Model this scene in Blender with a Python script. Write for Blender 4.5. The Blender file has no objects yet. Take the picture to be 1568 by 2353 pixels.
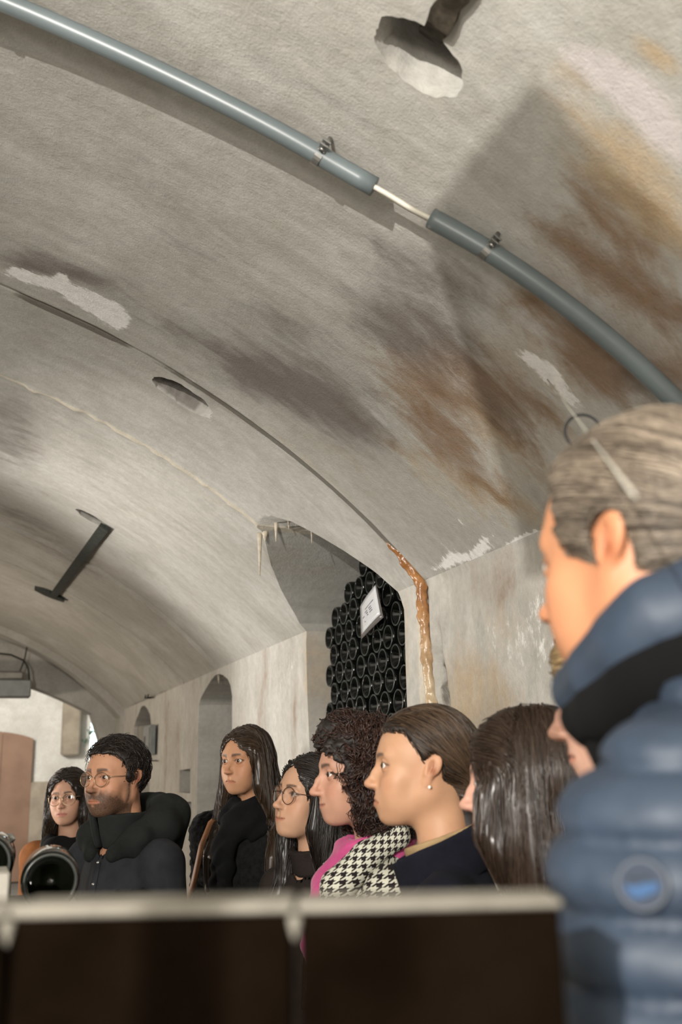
import bpy, bmesh, math, random, zlib
import numpy as np
from mathutils import Matrix, Vector
S = bpy.context.scene
random.seed(7); np.random.seed(7)
# ------------------------------------------------------------------ camera
ZC = 1.55
cam = bpy.data.cameras.new('camera'); camo = bpy.data.objects.new('camera', cam); S.collection.objects.link(camo)
fw = Vector((0.32706, 0.91214, 0.24706)); rt = Vector((0.94267, -0.33328, -0.01744)); up = Vector((-0.06643, -0.2386, 0.96884))
camo.matrix_world = Matrix(((rt.x, up.x, -fw.x, 0), (rt.y, up.y, -fw.y, 0), (rt.z, up.z, -fw.z, ZC), (0, 0, 0, 1)))
cam.sensor_fit = 'VERTICAL'; cam.sensor_height = 36; cam.lens = 35.0; cam.clip_start = .05
cam.dof.use_dof = True; cam.dof.focus_distance = 3.0; cam.dof.aperture_fstop = 3.6
S.camera = camo
# ------------------------------------------------------------------ world, lamps, exposure
W = bpy.data.worlds.new('world'); S.world = W; W.use_nodes = True
W.node_tree.nodes['Background'].inputs[0].default_value = (.5, .55, .6, 1); W.node_tree.nodes['Background'].inputs[1].default_value = .05
def lamp(name, kind, loc, power, col, size=.05, aim=None, **kw):
    d = bpy.data.lights.new(name, kind); d.energy = power; d.color = col
    if kind == 'AREA': d.size = size
    else: d.shadow_soft_size = size
    for k, v in kw.items(): setattr(d, k, v)
    o = bpy.data.objects.new(name, d); S.collection.objects.link(o); o.location = loc
    if aim: o.rotation_euler = (Vector(aim)-Vector(loc)).to_track_quat('-Z', 'Y').to_euler()
    return o
WARM = (1, .86, .70); NEUT = (1, .955, .885)
lamp('lamp_near', 'POINT', (-1.6, -1.3, 2.3), 470, NEUT, .010)
lamp('fill_near_soft', 'AREA', (-1.6, -1.6, 1.7), 42, NEUT, .5, aim=(.5, 2.0, 2.0))  # added soft fill beside the near lamp, no fixture of its own
lamp('lamp_middle', 'SPOT', (-2.6, 5.6, 1.4), 420, NEUT, .15, aim=(1.2, 4.6, 2.3), spot_size=.95, spot_blend=.9)
lamp('lamp_far', 'AREA', (-2.9, 9.0, 1.7), 60, WARM, .3, aim=(1.2, 8.4, 2.0))
lamp('end_room_lamp', 'AREA', (-.4, 12.6, 2.6), 78, NEUT, .5, aim=(.4, 15.5, 1.7))
S.view_settings.view_transform = 'Standard'; S.view_settings.look = 'None'; S.view_settings.gamma = 1.0
S.view_settings.use_curve_mapping = False; S.view_settings.exposure = 0.5
S.cycles.use_denoising = True; S.cycles.max_bounces = 8; S.cycles.diffuse_bounces = 4
# ------------------------------------------------------------------ helpers
COL = S.collection
def link(o):
    COL.objects.link(o); return o
def tag(o, label=None, cat=None, group=None, kind=None):
    if label: o['label'] = label
    if cat: o['category'] = cat
    if group: o['group'] = group
    if kind: o['kind'] = kind
    return o
def empty(name, loc=(0,0,0), rz=0.0):
    o = bpy.data.objects.new(name, None); link(o)
    o.location = loc; o.rotation_euler = (0,0,rz); o.empty_display_size = 0.1
    return o
def mk(name, V, Fc, mat=None, parent=None, smooth=True, attrs=None, uv=None):
    V = np.asarray(V, float).reshape(-1,3)
    me = bpy.data.meshes.new(name)
    if isinstance(Fc, np.ndarray):
        n, k = Fc.shape
        me.vertices.add(len(V)); me.vertices.foreach_set('co', V.ravel().astype(np.float32))
        me.loops.add(n*k); me.loops.foreach_set('vertex_index', Fc.ravel().astype(np.int32))
        me.polygons.add(n); me.polygons.foreach_set('loop_start', (np.arange(n)*k).astype(np.int32))
        me.update(calc_edges=True)
    else:
        me.from_pydata(V.tolist(), [], Fc); me.update()
    if smooth: me.polygons.foreach_set('use_smooth', np.ones(len(me.polygons), bool))
    if attrs:
        for k_, a in attrs.items():
            a = np.asarray(a, np.float32)
            if a.ndim == 2:
                at = me.color_attributes.new(k_, 'FLOAT_COLOR', 'POINT')
                if a.shape[1] == 3: a = np.c_[a, np.ones(len(a), np.float32)]
                at.data.foreach_set('color', a.ravel())
            else:
                at = me.attributes.new(k_, 'FLOAT', 'POINT'); at.data.foreach_set('value', a)
    if mat: me.materials.append(mat)
    o = bpy.data.objects.new(name, me); link(o)
    if parent: o.parent = parent
    return o
def rotz(a): c, s = math.cos(a), math.sin(a); return np.array([[c, -s, 0], [s, c, 0], [0, 0, 1.]])
def rotx(a): c, s = math.cos(a), math.sin(a); return np.array([[1, 0, 0], [0, c, -s], [0, s, c]])
def roty(a): c, s = math.cos(a), math.sin(a); return np.array([[c, 0, s], [0, 1, 0], [-s, 0, c]])
class MB:
    """collects primitive pieces into one mesh"""
    def __init__(s): s.V=[]; s.F=[]; s.n=0
    def add(s, V, Fc):
        V = np.asarray(V,float); s.V.append(V); s.F += [[i+s.n for i in f] for f in Fc]; s.n += len(V); return s
    def box(s, lo, hi, bev=0.0, rot=None, at=None):
        lo=np.array(lo,float); hi=np.array(hi,float)
        if bev<=0:
            V=np.array([[ (lo,hi)[i>>0&1][0],(lo,hi)[i>>1&1][1],(lo,hi)[i>>2&1][2]] for i in range(8)])
            Fc=[[0,2,3,1],[4,5,7,6],[0,1,5,4],[2,6,7,3],[0,4,6,2],[1,3,7,5]]
        else:
            V=[];Fc=[];c=(lo+hi)/2;h=(hi-lo)/2;idx={}
            for i in range(8):
                sg=np.array([1 if i>>k&1 else -1 for k in range(3)])
                for ax in range(3):
                    p=c+sg*(h-bev); p[ax]=c[ax]+sg[ax]*h[ax]; idx[i,ax]=len(V); V.append(p)
            for ax in range(3):
                o1,o2=(ax+1)%3,(ax+2)%3
                for sd in (0,1):
                    q=[sd<<ax|a<<o1|b<<o2 for a,b in ((0,0),(1,0),(1,1),(0,1))]
                    f=[idx[j,ax] for j in q]; Fc.append(f if sd else f[::-1])
                for a in (0,1):
                    for b in (0,1):
                        i0=a<<o1|b<<o2; i1=i0|1<<ax
                        f=[idx[i0,o1],idx[i1,o1],idx[i1,o2],idx[i0,o2]]
                        Fc.append(f if (a^b) else f[::-1])
            for i in range(8):
                f=[idx[i,0],idx[i,1],idx[i,2]]
                Fc.append(f if bin(i).count('1')%2 else f[::-1])
            V=np.array(V)
        if rot is not None: V=V@np.array(rot).T
        if at is not None: V=V+np.array(at)
        return s.add(V,Fc)
    def tube(s, P, r, n=8, closed=False, caps=True):
        P=np.asarray(P,float); m=len(P); r=np.broadcast_to(np.asarray(r,float),(m,))
        T=np.gradient(P,axis=0)
        if closed: T=np.roll(P,-1,0)-np.roll(P,1,0)
        T/=np.linalg.norm(T,axis=1)[:,None]+1e-12
        up=np.array([0,0,1.]) if abs(T[0][2])<.9 else np.array([1.,0,0])
        N=np.cross(T[0],up);N/=np.linalg.norm(N);V=[]
        for i in range(m):
            N=N-T[i]*(N@T[i]);N/=np.linalg.norm(N)+1e-12;Bn=np.cross(T[i],N)
            a=np.arange(n)*2*np.pi/n
            V.append(P[i]+r[i]*(np.cos(a)[:,None]*N+np.sin(a)[:,None]*Bn))
        V=np.concatenate(V);Fc=[]
        for i in range(m if closed else m-1):
            j=(i+1)%m
            for k in range(n):
                k2=(k+1)%n;Fc.append([i*n+k,i*n+k2,j*n+k2,j*n+k])
        if caps and not closed:
            Fc.append(list(range(n))[::-1]);Fc.append([(m-1)*n+k for k in range(n)])
        return s.add(V,Fc)
    def lathe(s, prof, n=24, axis=2, at=(0,0,0)):
        prof=np.asarray(prof,float);m=len(prof);a=np.arange(n)*2*np.pi/n;V=[]
        for (r,h) in prof:
            p=np.zeros((n,3));p[:,(axis+1)%3]=r*np.cos(a);p[:,(axis+2)%3]=r*np.sin(a);p[:,axis]=h;V.append(p)
        V=np.concatenate(V)+np.array(at);Fc=[]
        for i in range(m-1):
            for k in range(n):
                k2=(k+1)%n;Fc.append([i*n+k,i*n+k2,(i+1)*n+k2,(i+1)*n+k])
        return s.add(V,Fc)
    def prism(s, poly, d0, d1, plane='yz'):
        """poly: list of 2-D points, extruded along the remaining axis"""
        poly=np.asarray(poly,float);n=len(poly)
        def lift(d):
            z=np.full(n,d)
            return {'yz':np.c_[z,poly[:,0],poly[:,1]],'xz':np.c_[poly[:,0],z,poly[:,1]],'xy':np.c_[poly[:,0],poly[:,1],z]}[plane]
        V=np.r_[lift(d0),lift(d1)]
        Fc=[list(range(n))[::-1],[n+i for i in range(n)]]+[[i,(i+1)%n,n+(i+1)%n,n+i] for i in range(n)]
        return s.add(V,Fc)
    def build(s, name, mat=None, parent=None, smooth=False, fix=True):
        o=mk(name,np.concatenate(s.V),s.F,mat,parent,smooth)
        if fix:
            b=bmesh.new();b.from_mesh(o.data);bmesh.ops.recalc_face_normals(b,faces=b.faces);b.to_mesh(o.data);b.free()
        return o
def auto_smooth(o, ang=40):
    me=o.data; me.polygons.foreach_set('use_smooth',np.ones(len(me.polygons),bool))
    b=bmesh.new();b.from_mesh(me)
    for e in b.edges:
        if len(e.link_faces)==2 and e.calc_face_angle(0)>math.radians(ang): e.smooth=False
    b.to_mesh(me);b.free();return o

# ---- value noise (numpy)
def _hash(i,j,k,seed):
    n=(i.astype(np.int64)*374761393+j.astype(np.int64)*668265263+k.astype(np.int64)*2147483647+seed*1274126177)&0x7fffffff
    n=((n^(n>>13))*1274126177)&0x7fffffff
    return ((n^(n>>16))&0xffff)/65535.0
def vnoise(x,y,z,seed=0):
    x,y,z=np.broadcast_arrays(x,y,z)
    xi,yi,zi=np.floor(x),np.floor(y),np.floor(z);fx,fy,fz=x-xi,y-yi,z-zi
    fx,fy,fz=[t*t*(3-2*t) for t in (fx,fy,fz)]
    xi,yi,zi=[t.astype(np.int64) for t in (xi,yi,zi)];r=0
    for a in (0,1):
        for b in (0,1):
            for c in (0,1):
                w=(fx if a else 1-fx)*(fy if b else 1-fy)*(fz if c else 1-fz)
                r=r+w*_hash(xi+a,yi+b,zi+c,seed)
    return r*2-1
def fbm(x,y,z,o=4,seed=0):
    r=0;a=.5
    for i in range(o):
        r=r+a*vnoise(x,y,z,seed+i*17);x,y,z=x*2.03,y*2.03,z*2.03;a*=.5
    return r

# ---- signed distance fields and surface nets
def ell(P,c,r):
    q=P-np.asarray(c,np.float32); r=np.asarray(r,np.float32)
    k0=np.sqrt((q/r)**2@np.ones(3,np.float32)); k1=np.sqrt((q/(r*r))**2@np.ones(3,np.float32))+1e-6
    return k0*(k0-1)/k1
def sph(P,c,r):
    q=P-np.asarray(c,np.float32); return np.sqrt((q*q)@np.ones(3,np.float32))-r
def caps(P,a,b,ra,rb=None):
    if rb is None: rb=ra
    a=np.asarray(a,np.float32);b=np.asarray(b,np.float32);d=b-a
    q=P-a;t=np.clip(q@d/(d@d+1e-12),0,1)[...,None]
    e=q-t*d;return np.sqrt((e*e)@np.ones(3,np.float32))-(ra+(rb-ra)*t[...,0])
def chain(P,pts,rs,k=0.0):
    d=None
    for i in range(len(pts)-1):
        c=caps(P,pts[i],pts[i+1],rs[i],rs[i+1]); d=c if d is None else (smin(d,c,k) if k else np.minimum(d,c))
    return d
def smin(a,b,k):
    h=np.maximum(k-np.abs(a-b),0)/k; return np.minimum(a,b)-h*h*k*.25
def smax(a,b,k): return -smin(-a,-b,k)
def surfnet(f, lo, hi, h, coarse=4, newton=1, lip=1.3):
    lo=np.array(lo,np.float32);hi=np.array(hi,np.float32)
    n=np.ceil((hi-lo)/h/coarse).astype(int)*coarse+1
    ax=[lo[i]+np.arange(n[i],dtype=np.float32)*h for i in range(3)]
    nc=(n-1)//coarse
    cax=[lo[i]+(np.arange(nc[i],dtype=np.float32)+.5)*h*coarse-.5*h for i in range(3)]
    Pc=np.stack(np.meshgrid(*cax,indexing='ij'),-1).reshape(-1,3)
    vc=f(Pc).reshape(nc)
    big=np.full(n,1.0,np.float32)
    rep=np.repeat(np.repeat(np.repeat(vc,coarse,0),coarse,1),coarse,2)
    big[:nc[0]*coarse,:nc[1]*coarse,:nc[2]*coarse]=rep
    m=np.abs(vc)<h*coarse*.95*lip+h
    mm=np.repeat(np.repeat(np.repeat(m,coarse,0),coarse,1),coarse,2)
    idx=np.argwhere(mm)
    if len(idx):
        P=np.stack([ax[i][idx[:,i]] for i in range(3)],-1)
        out=np.concatenate([f(P[i:i+400000]) for i in range(0,len(P),400000)])
        big[idx[:,0],idx[:,1],idx[:,2]]=out
    v=big; s=v<0
    cs=np.zeros(np.array(v.shape)-1,np.int8)
    for a in (0,1):
        for b in (0,1):
            for c in (0,1):
                cs+=s[a:s.shape[0]-1+a,b:s.shape[1]-1+b,c:s.shape[2]-1+c]
    act=(cs>0)&(cs<8); ci=np.argwhere(act); vid=-np.ones(act.shape,np.int64); vid[act]=np.arange(len(ci))
    acc=np.zeros((len(ci),3));cnt=np.zeros(len(ci))
    cor=[(a,b,c) for a in (0,1) for b in (0,1) for c in (0,1)]
    cv={c:v[ci[:,0]+c[0],ci[:,1]+c[1],ci[:,2]+c[2]] for c in cor}
    for c0 in cor:
        for a in range(3):
            if c0[a]==0:
                c1=list(c0);c1[a]=1;c1=tuple(c1);v0,v1=cv[c0],cv[c1];x=(v0<0)!=(v1<0)
                t=np.where(x,v0/np.where(x,v0-v1,1),0)
                p=np.array(c0,float)[None]+np.zeros((len(ci),3));p[:,a]+=t
                acc[x]+=p[x];cnt[x]+=1
    V=(ci+acc/cnt[:,None])*h+lo
    Q=[]
    for a in range(3):
        b,c=(a+1)%3,(a+2)%3
        sl0=[slice(None)]*3;sl1=[slice(None)]*3;sl0[a]=slice(0,-1);sl1[a]=slice(1,None)
        s0,s1=s[tuple(sl0)],s[tuple(sl1)]
        for flip,mk_ in ((False,s0&~s1),(True,~s0&s1)):
            e=np.argwhere(mk_)
            e=e[(e[:,b]>0)&(e[:,c]>0)&(e[:,b]<v.shape[b]-1)&(e[:,c]<v.shape[c]-1)]
            if not len(e): continue
            def g(db,dc):
                q=e.copy();q[:,b]-=db;q[:,c]-=dc;return vid[q[:,0],q[:,1],q[:,2]]
            q=np.stack([g(1,1),g(0,1),g(0,0),g(1,0)],1)
            Q.append(q[:,::-1] if flip else q)
    Q=np.concatenate(Q);Q=Q[(Q>=0).all(1)]
    V=V.astype(np.float32)
    for _ in range(newton):
        N,val=sdgrad(f,V,h*.5); V=V-N*np.clip(val,-h,h)[:,None]*.9
    return V,Q
def sdgrad(f,V,e):
    V=np.asarray(V,np.float32)
    g=np.stack([f(V+np.eye(3,dtype=np.float32)[i]*e)-f(V-np.eye(3,dtype=np.float32)[i]*e) for i in range(3)],-1)
    g/=np.linalg.norm(g,axis=1)[:,None]+1e-9
    return g,f(V)

# ---- node helpers
class NT:
    def __init__(s,name,rough=.7,spec=.3):
        s.m=bpy.data.materials.new(name);s.m.use_nodes=True;s.t=s.m.node_tree;s.N=s.t.nodes;s.L=s.t.links
        s.b=s.N['Principled BSDF'];s.b.inputs['Roughness'].default_value=rough;s.b.inputs['Specular IOR Level'].default_value=spec
        s.tc=None
    def put(s,sock,v):
        if hasattr(v,'is_output') or isinstance(v,bpy.types.NodeSocket): s.L.new(v,sock)
        elif isinstance(v,(tuple,list)) and len(v)==3 and sock.type=='RGBA': sock.default_value=(*v,1)
        else: sock.default_value=v
    def obj(s):
        if not s.tc: s.tc=s.N.new('ShaderNodeTexCoord')
        return s.tc.outputs['Object']
    def map(s,scale=(1,1,1),rot=(0,0,0),vec=None):
        n=s.N.new('ShaderNodeMapping');s.L.new(vec or s.obj(),n.inputs[0]);n.inputs['Scale'].default_value=scale;n.inputs['Rotation'].default_value=rot
        return n.outputs[0]
    def noise(s,scale,detail=3,rough=.55,vec=None,dist=0.0):
        n=s.N.new('ShaderNodeTexNoise');s.L.new(vec or s.obj(),n.inputs['Vector']);n.inputs['Scale'].default_value=scale
        n.inputs['Detail'].default_value=detail;n.inputs['Roughness'].default_value=rough;n.inputs['Distortion'].default_value=dist
        return n.outputs['Fac']
    def vor(s,scale,vec=None,feat='F1',out='Distance'):
        n=s.N.new('ShaderNodeTexVoronoi');n.feature=feat;s.L.new(vec or s.obj(),n.inputs['Vector']);n.inputs['Scale'].default_value=scale;return n.outputs[out]
    def math(s,op,a,b=0.0,c=0.0,clamp=False):
        n=s.N.new('ShaderNodeMath');n.operation=op;n.use_clamp=clamp;s.put(n.inputs[0],a);s.put(n.inputs[1],b)
        if op in('MULTIPLY_ADD','SMOOTH_MIN'): s.put(n.inputs[2],c)
        return n.outputs[0]
    def ramp(s,f,a,b,lo=0.,hi=1.):
        n=s.N.new('ShaderNodeMapRange');n.interpolation_type='SMOOTHSTEP';s.put(n.inputs[0],f)
        for i,v in zip((1,2,3,4),(a,b,lo,hi)): n.inputs[i].default_value=v
        return n.outputs[0]
    def mix(s,f,a,b,mode='MIX'):
        n=s.N.new('ShaderNodeMix');n.data_type='RGBA';n.blend_type=mode;s.put(n.inputs[0],f);s.put(n.inputs[6],a);s.put(n.inputs[7],b);return n.outputs[2]
    def attr(s,name,out='Fac'):
        n=s.N.new('ShaderNodeAttribute');n.attribute_name=name;return n.outputs[out]
    def bump(s,h,strength=.3,dist=.002,prev=None):
        n=s.N.new('ShaderNodeBump');n.inputs['Strength'].default_value=strength;n.inputs['Distance'].default_value=dist;s.put(n.inputs['Height'],h)
        if prev: s.L.new(prev,n.inputs['Normal'])
        s.L.new(n.outputs[0],s.b.inputs['Normal']);return n.outputs[0]
    def color(s,v): s.put(s.b.inputs['Base Color'],v);return s
    def set(s,k,v): s.put(s.b.inputs[k],v);return s
def plain(name,col,rough=.6,spec=.3,metal=0.0,nscale=0,namp=.15,bump=0,bs=200):
    m=NT(name,rough,spec);m.set('Metallic',metal)
    if nscale:
        f=m.ramp(m.noise(nscale,4),.3,.7)
        m.color(m.mix(f,tuple(c*(1-namp) for c in col),tuple(min(1,c*(1+namp)) for c in col)))
    else: m.color(col)
    if bump: m.bump(m.noise(bs,3),bump,.001)
    return m.m
# stains and dark patches on the plaster: kind, centre on the surface (arc length or height, distance along the gallery), shape matrix, strength
VAULT_STAINS=[
('O',0.337,2.100,-2.38,-0.37,-0.28,1.85,0.38), ('B',0.414,1.502,-4.43,-0.73,-0.48,4.50,0.35), ('O',0.515,1.338,-5.24,-0.67,-0.46,6.03,0.35),
('B',0.451,2.041,-3.56,-0.49,-0.58,3.68,0.30), ('D',0.648,1.994,-3.68,-0.35,-0.69,4.16,0.32), ('D',0.788,2.597,-2.62,-0.20,-0.96,3.25,0.30),
('O',0.542,2.953,-2.33,-0.18,-0.65,4.88,0.22), ('B',0.256,1.599,-6.82,-1.57,-0.95,6.16,0.35), ('D',0.935,2.833,-8.25,-0.22,-1.40,7.12,0.75),
('D',0.761,2.714,-5.37,-0.52,-2.53,6.68,0.90), ('D',0.615,2.700,-6.22,-0.79,-2.82,7.40,0.80), ('D',0.854,2.778,-12.46,-0.64,-2.63,10.99,0.50),
('D',0.648,2.125,-8.28,-0.75,-1.42,9.06,0.75), ('D',0.640,1.910,-7.51,-1.17,-2.53,8.20,0.55), ('D',0.698,2.231,-10.75,-1.79,-10.67,22.50,0.60),
('D',0.796,1.907,-8.19,-1.21,-5.75,14.59,0.30), ('D',1.403,2.175,-8.13,0.36,-2.30,7.58,0.32), ('D',1.237,2.279,-5.58,-0.36,-5.24,9.47,0.25),
('D',1.573,2.881,-5.09,-0.04,-11.02,15.88,0.75), ('D',1.669,2.887,-9.70,0.20,-9.00,14.29,0.50), ('D',1.650,4.678,-5.64,0.67,1.09,2.25,0.70),
('D',1.684,4.235,-9.34,1.28,1.24,2.70,0.40), ('D',1.523,6.035,-2.50,0.11,-0.87,4.97,0.40), ('D',1.262,6.498,-2.27,0.08,0.55,3.77,0.40),
('D',0.885,5.656,-3.37,-0.01,0.38,6.90,0.25), ('D',1.150,2.370,-4.34,-0.20,-4.84,11.00,0.25), ('D',0.914,2.501,-6.77,-0.54,-3.79,9.73,0.30),
('D',1.361,2.864,-5.15,0.31,-1.74,11.07,0.35), ('D',1.156,2.836,-6.34,0.24,-0.79,10.94,0.35), ('D',0.337,2.100,-7.51,-1.18,-2.27,16.85,0.40),
('D',0.580,1.423,0.85,-15.40,-6.07,-0.55,0.25), ('D',0.214,1.693,-17.42,-4.16,-2.90,17.19,0.50), ('D',0.848,1.402,-4.14,-15.65,-41.47,7.25,0.30),
('D',0.892,1.489,-19.45,-3.84,-15.09,33.90,0.30), ('D',0.789,1.303,-33.11,0.43,0.11,52.43,0.20), ('D',1.554,5.389,-3.19,0.15,-2.17,7.96,0.30),
('D',1.190,4.838,-3.18,0.02,-4.02,13.06,0.20), ('D',0.960,3.245,-11.05,-0.34,-2.30,8.54,0.25), ('D',0.550,2.019,-10.41,-1.38,-3.50,17.88,0.50),
('B',0.584,2.251,-7.19,-0.93,-2.89,11.26,0.45), ('B',0.392,2.399,-3.08,-10.80,-5.35,-0.08,0.75), ('B',0.295,2.338,-2.54,-14.99,-6.87,-0.46,0.60),
('B',0.470,2.106,-6.96,-0.89,-1.78,12.59,0.60), ('B',0.376,2.020,-10.31,-1.73,-2.35,13.31,0.55), ('B',0.271,2.129,-2.62,-13.07,-6.78,-0.41,0.40),
('B',0.315,1.735,-11.46,-2.46,-2.29,12.02,1.00), ('B',0.393,1.703,-17.52,-3.22,-2.74,17.18,0.70), ('B',0.486,1.719,-21.09,-1.30,1.04,17.45,0.80),
('B',0.239,1.744,-17.02,-4.19,-4.06,18.64,0.80), ('B',0.417,1.470,-8.98,-1.73,-3.16,21.24,0.70), ('B',0.486,1.517,-9.53,-1.86,-5.47,27.01,0.50),
('B',0.330,1.446,-13.05,-2.75,-3.62,29.00,0.70), ('B',0.450,1.376,-12.24,-2.27,-4.24,31.17,0.60), ('B',0.564,1.372,-10.35,-1.33,-2.47,23.77,0.60),
('B',0.547,1.513,-8.13,-1.88,-6.23,19.97,0.30), ('B',0.204,1.570,-18.35,-4.70,-3.20,19.12,0.60), ('B',0.487,2.233,-0.89,-9.58,-8.66,-0.43,0.50),
('B',0.624,2.600,-6.47,-0.55,-2.14,12.10,0.30), ('B',0.504,2.640,-7.62,-0.74,-2.27,17.77,0.35), ('B',0.293,2.697,-8.24,-1.04,-1.58,17.22,0.30),
('B',0.194,2.386,-7.39,-1.27,-3.24,23.11,0.35), ('B',0.507,1.283,-12.89,-2.12,-4.93,41.44,0.40), ('B',0.745,1.281,-18.73,-2.86,-12.17,52.53,0.30),
('B',0.848,1.256,-17.07,-0.44,-2.63,27.62,0.30), ('B',0.731,1.218,0.57,-28.82,-22.91,-0.42,0.30), ('B',0.828,3.196,-3.32,0.01,1.08,16.47,0.30),
('B',0.907,3.970,-4.64,-0.12,-4.37,18.14,0.30), ('B',0.267,1.984,-15.59,-2.98,-2.89,18.28,0.50), ('O',0.550,1.295,-6.45,-0.72,-1.53,22.91,0.80),
('O',0.680,1.069,-21.22,-1.07,-1.84,44.91,0.80), ('O',0.767,1.221,-22.99,0.03,-0.27,25.31,0.50), ('O',0.574,1.229,-8.37,-0.62,-0.71,37.19,0.50),
('O',0.435,1.292,-15.99,-2.31,-1.72,34.41,0.70), ('O',0.255,2.455,-6.13,-0.91,-1.50,13.27,0.50), ('O',0.114,2.349,-7.46,-1.50,-3.02,16.92,0.45),
('O',0.394,2.613,-5.09,-0.58,-2.36,20.07,0.35), ('O',0.328,2.185,-7.29,-0.99,-1.22,16.00,0.45), ('O',0.481,1.689,1.34,-17.93,-17.79,-2.19,0.50),
('O',0.591,3.113,-3.35,-0.20,-1.75,19.48,0.25), ('O',0.670,1.274,-8.81,-0.69,-3.77,48.48,0.50), ('O',0.438,1.906,-12.09,-2.22,-5.48,23.11,0.30),
('O',0.726,3.985,-3.42,-0.19,-5.20,17.80,0.25), ('O',0.376,4.168,-6.47,-0.34,1.40,10.53,0.25), ('O',0.533,2.320,-14.08,-1.37,-1.90,17.49,0.35),
('L',0.717,1.160,-12.82,-1.31,-2.61,20.06,0.95), ('L',0.632,1.159,-11.67,-0.87,-1.17,24.07,0.90), ('L',0.555,1.181,-15.25,-1.32,-0.72,29.32,0.60),
('L',0.779,1.178,-22.78,-5.01,-12.58,38.69,0.50), ('L',0.575,1.930,-10.83,-1.04,-1.57,16.61,0.45), ('L',0.895,1.564,-8.89,-1.10,-6.53,20.07,0.25),
('L',0.380,1.909,-16.12,-2.81,-3.96,23.26,0.30), ('W',1.684,3.022,-16.88,0.92,-11.25,23.55,1.00), ('W',1.579,2.991,-12.41,0.12,-16.92,27.40,0.80),
('W',1.464,2.979,-10.81,0.71,-3.30,15.87,1.00), ('W',1.397,2.984,-16.68,1.14,-1.51,12.44,1.00), ('W',1.356,3.003,-37.11,2.11,-2.18,15.33,0.90),
('W',1.543,2.909,-35.39,-3.01,-24.38,24.03,0.60), ('W',0.383,1.874,-24.50,-4.29,-7.13,42.82,0.90), ('W',0.326,1.876,-17.82,-2.75,-2.51,33.70,0.90),
('W',0.256,1.881,-24.35,-4.42,-5.02,50.14,0.80), ('W',0.040,2.668,6.60,-8.86,-50.60,-15.70,0.80), ('W',-0.014,2.602,-3.58,-6.70,-60.59,-1.28,0.70),
('W',0.022,2.878,-4.41,-5.67,-46.33,1.65,0.70), ('W',-0.003,2.457,-4.43,-7.32,-53.39,0.61,0.90), ('W',0.127,2.655,-5.38,-18.72,-18.47,-1.25,0.40),
('W',1.053,3.154,-27.51,0.20,-2.62,22.75,0.70), ('W',1.176,3.858,-2.91,0.10,-0.13,3.19,0.12), ('W',0.820,4.059,-3.39,-0.09,-0.70,4.30,0.14),
('W',0.491,5.026,-2.77,-0.13,-0.23,3.95,0.12), ('W',1.161,4.699,-2.71,0.04,-0.53,3.38,0.12), ('W',0.388,3.310,-5.25,-0.58,-3.74,17.36,0.30),
('W',0.627,1.291,-10.87,-0.79,-2.31,52.38,0.30), ('W',0.115,2.864,-5.86,-1.00,-3.09,15.45,0.30), ('W',0.599,1.740,-8.66,-1.61,-6.86,22.02,0.15)]
WALL_STAINS=[
('B',1.998,2.930,-1.60,-15.41,-5.86,0.81,0.30), ('B',2.098,2.763,-4.09,-7.74,-11.74,3.05,0.35), ('B',2.107,2.591,-3.54,-6.87,-10.53,2.92,0.40),
('O',1.806,2.825,-0.62,-5.63,-12.41,1.05,0.60), ('O',1.900,2.940,-4.71,-15.08,-5.87,0.87,0.40), ('O',1.690,2.899,-0.44,-4.12,-12.38,0.60,0.70),
('O',1.739,2.634,-0.76,-6.36,-15.93,1.10,0.30), ('W',1.912,2.485,-0.57,-4.59,-6.75,0.88,0.26), ('W',1.900,2.698,-0.69,-6.00,-12.68,1.49,0.30),
('W',1.955,2.361,-0.96,-7.38,-5.23,0.79,0.26), ('W',1.858,4.991,-0.03,-4.18,-3.82,0.23,0.26), ('W',2.037,4.793,-0.05,-3.35,-7.76,0.75,0.28),
('B',1.832,5.333,0.09,-9.23,-3.33,0.18,0.25), ('B',1.777,4.687,-0.30,-13.97,-4.07,0.20,0.40), ('O',1.864,4.444,3.92,-15.52,-2.55,0.11,0.50),
('O',1.828,5.720,0.22,-8.13,-3.39,0.17,0.30), ('D',1.779,2.502,-0.44,-3.49,-137.30,11.65,0.20), ('D',1.982,3.025,-2.89,-29.19,-8.58,1.11,0.40),
('B',1.770,7.946,0.59,-4.46,-2.03,0.06,0.30), ('B',1.710,8.229,0.74,-5.01,-1.97,0.04,0.30), ('O',1.966,2.607,-0.75,-6.29,-12.88,1.83,0.35),
('D',1.633,2.814,-0.64,-5.77,-127.86,4.23,0.80), ('O',1.910,3.317,-2.16,-25.21,-3.23,0.33,0.40), ('B',2.026,2.655,-9.97,-9.94,-11.52,3.90,0.30)]
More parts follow.
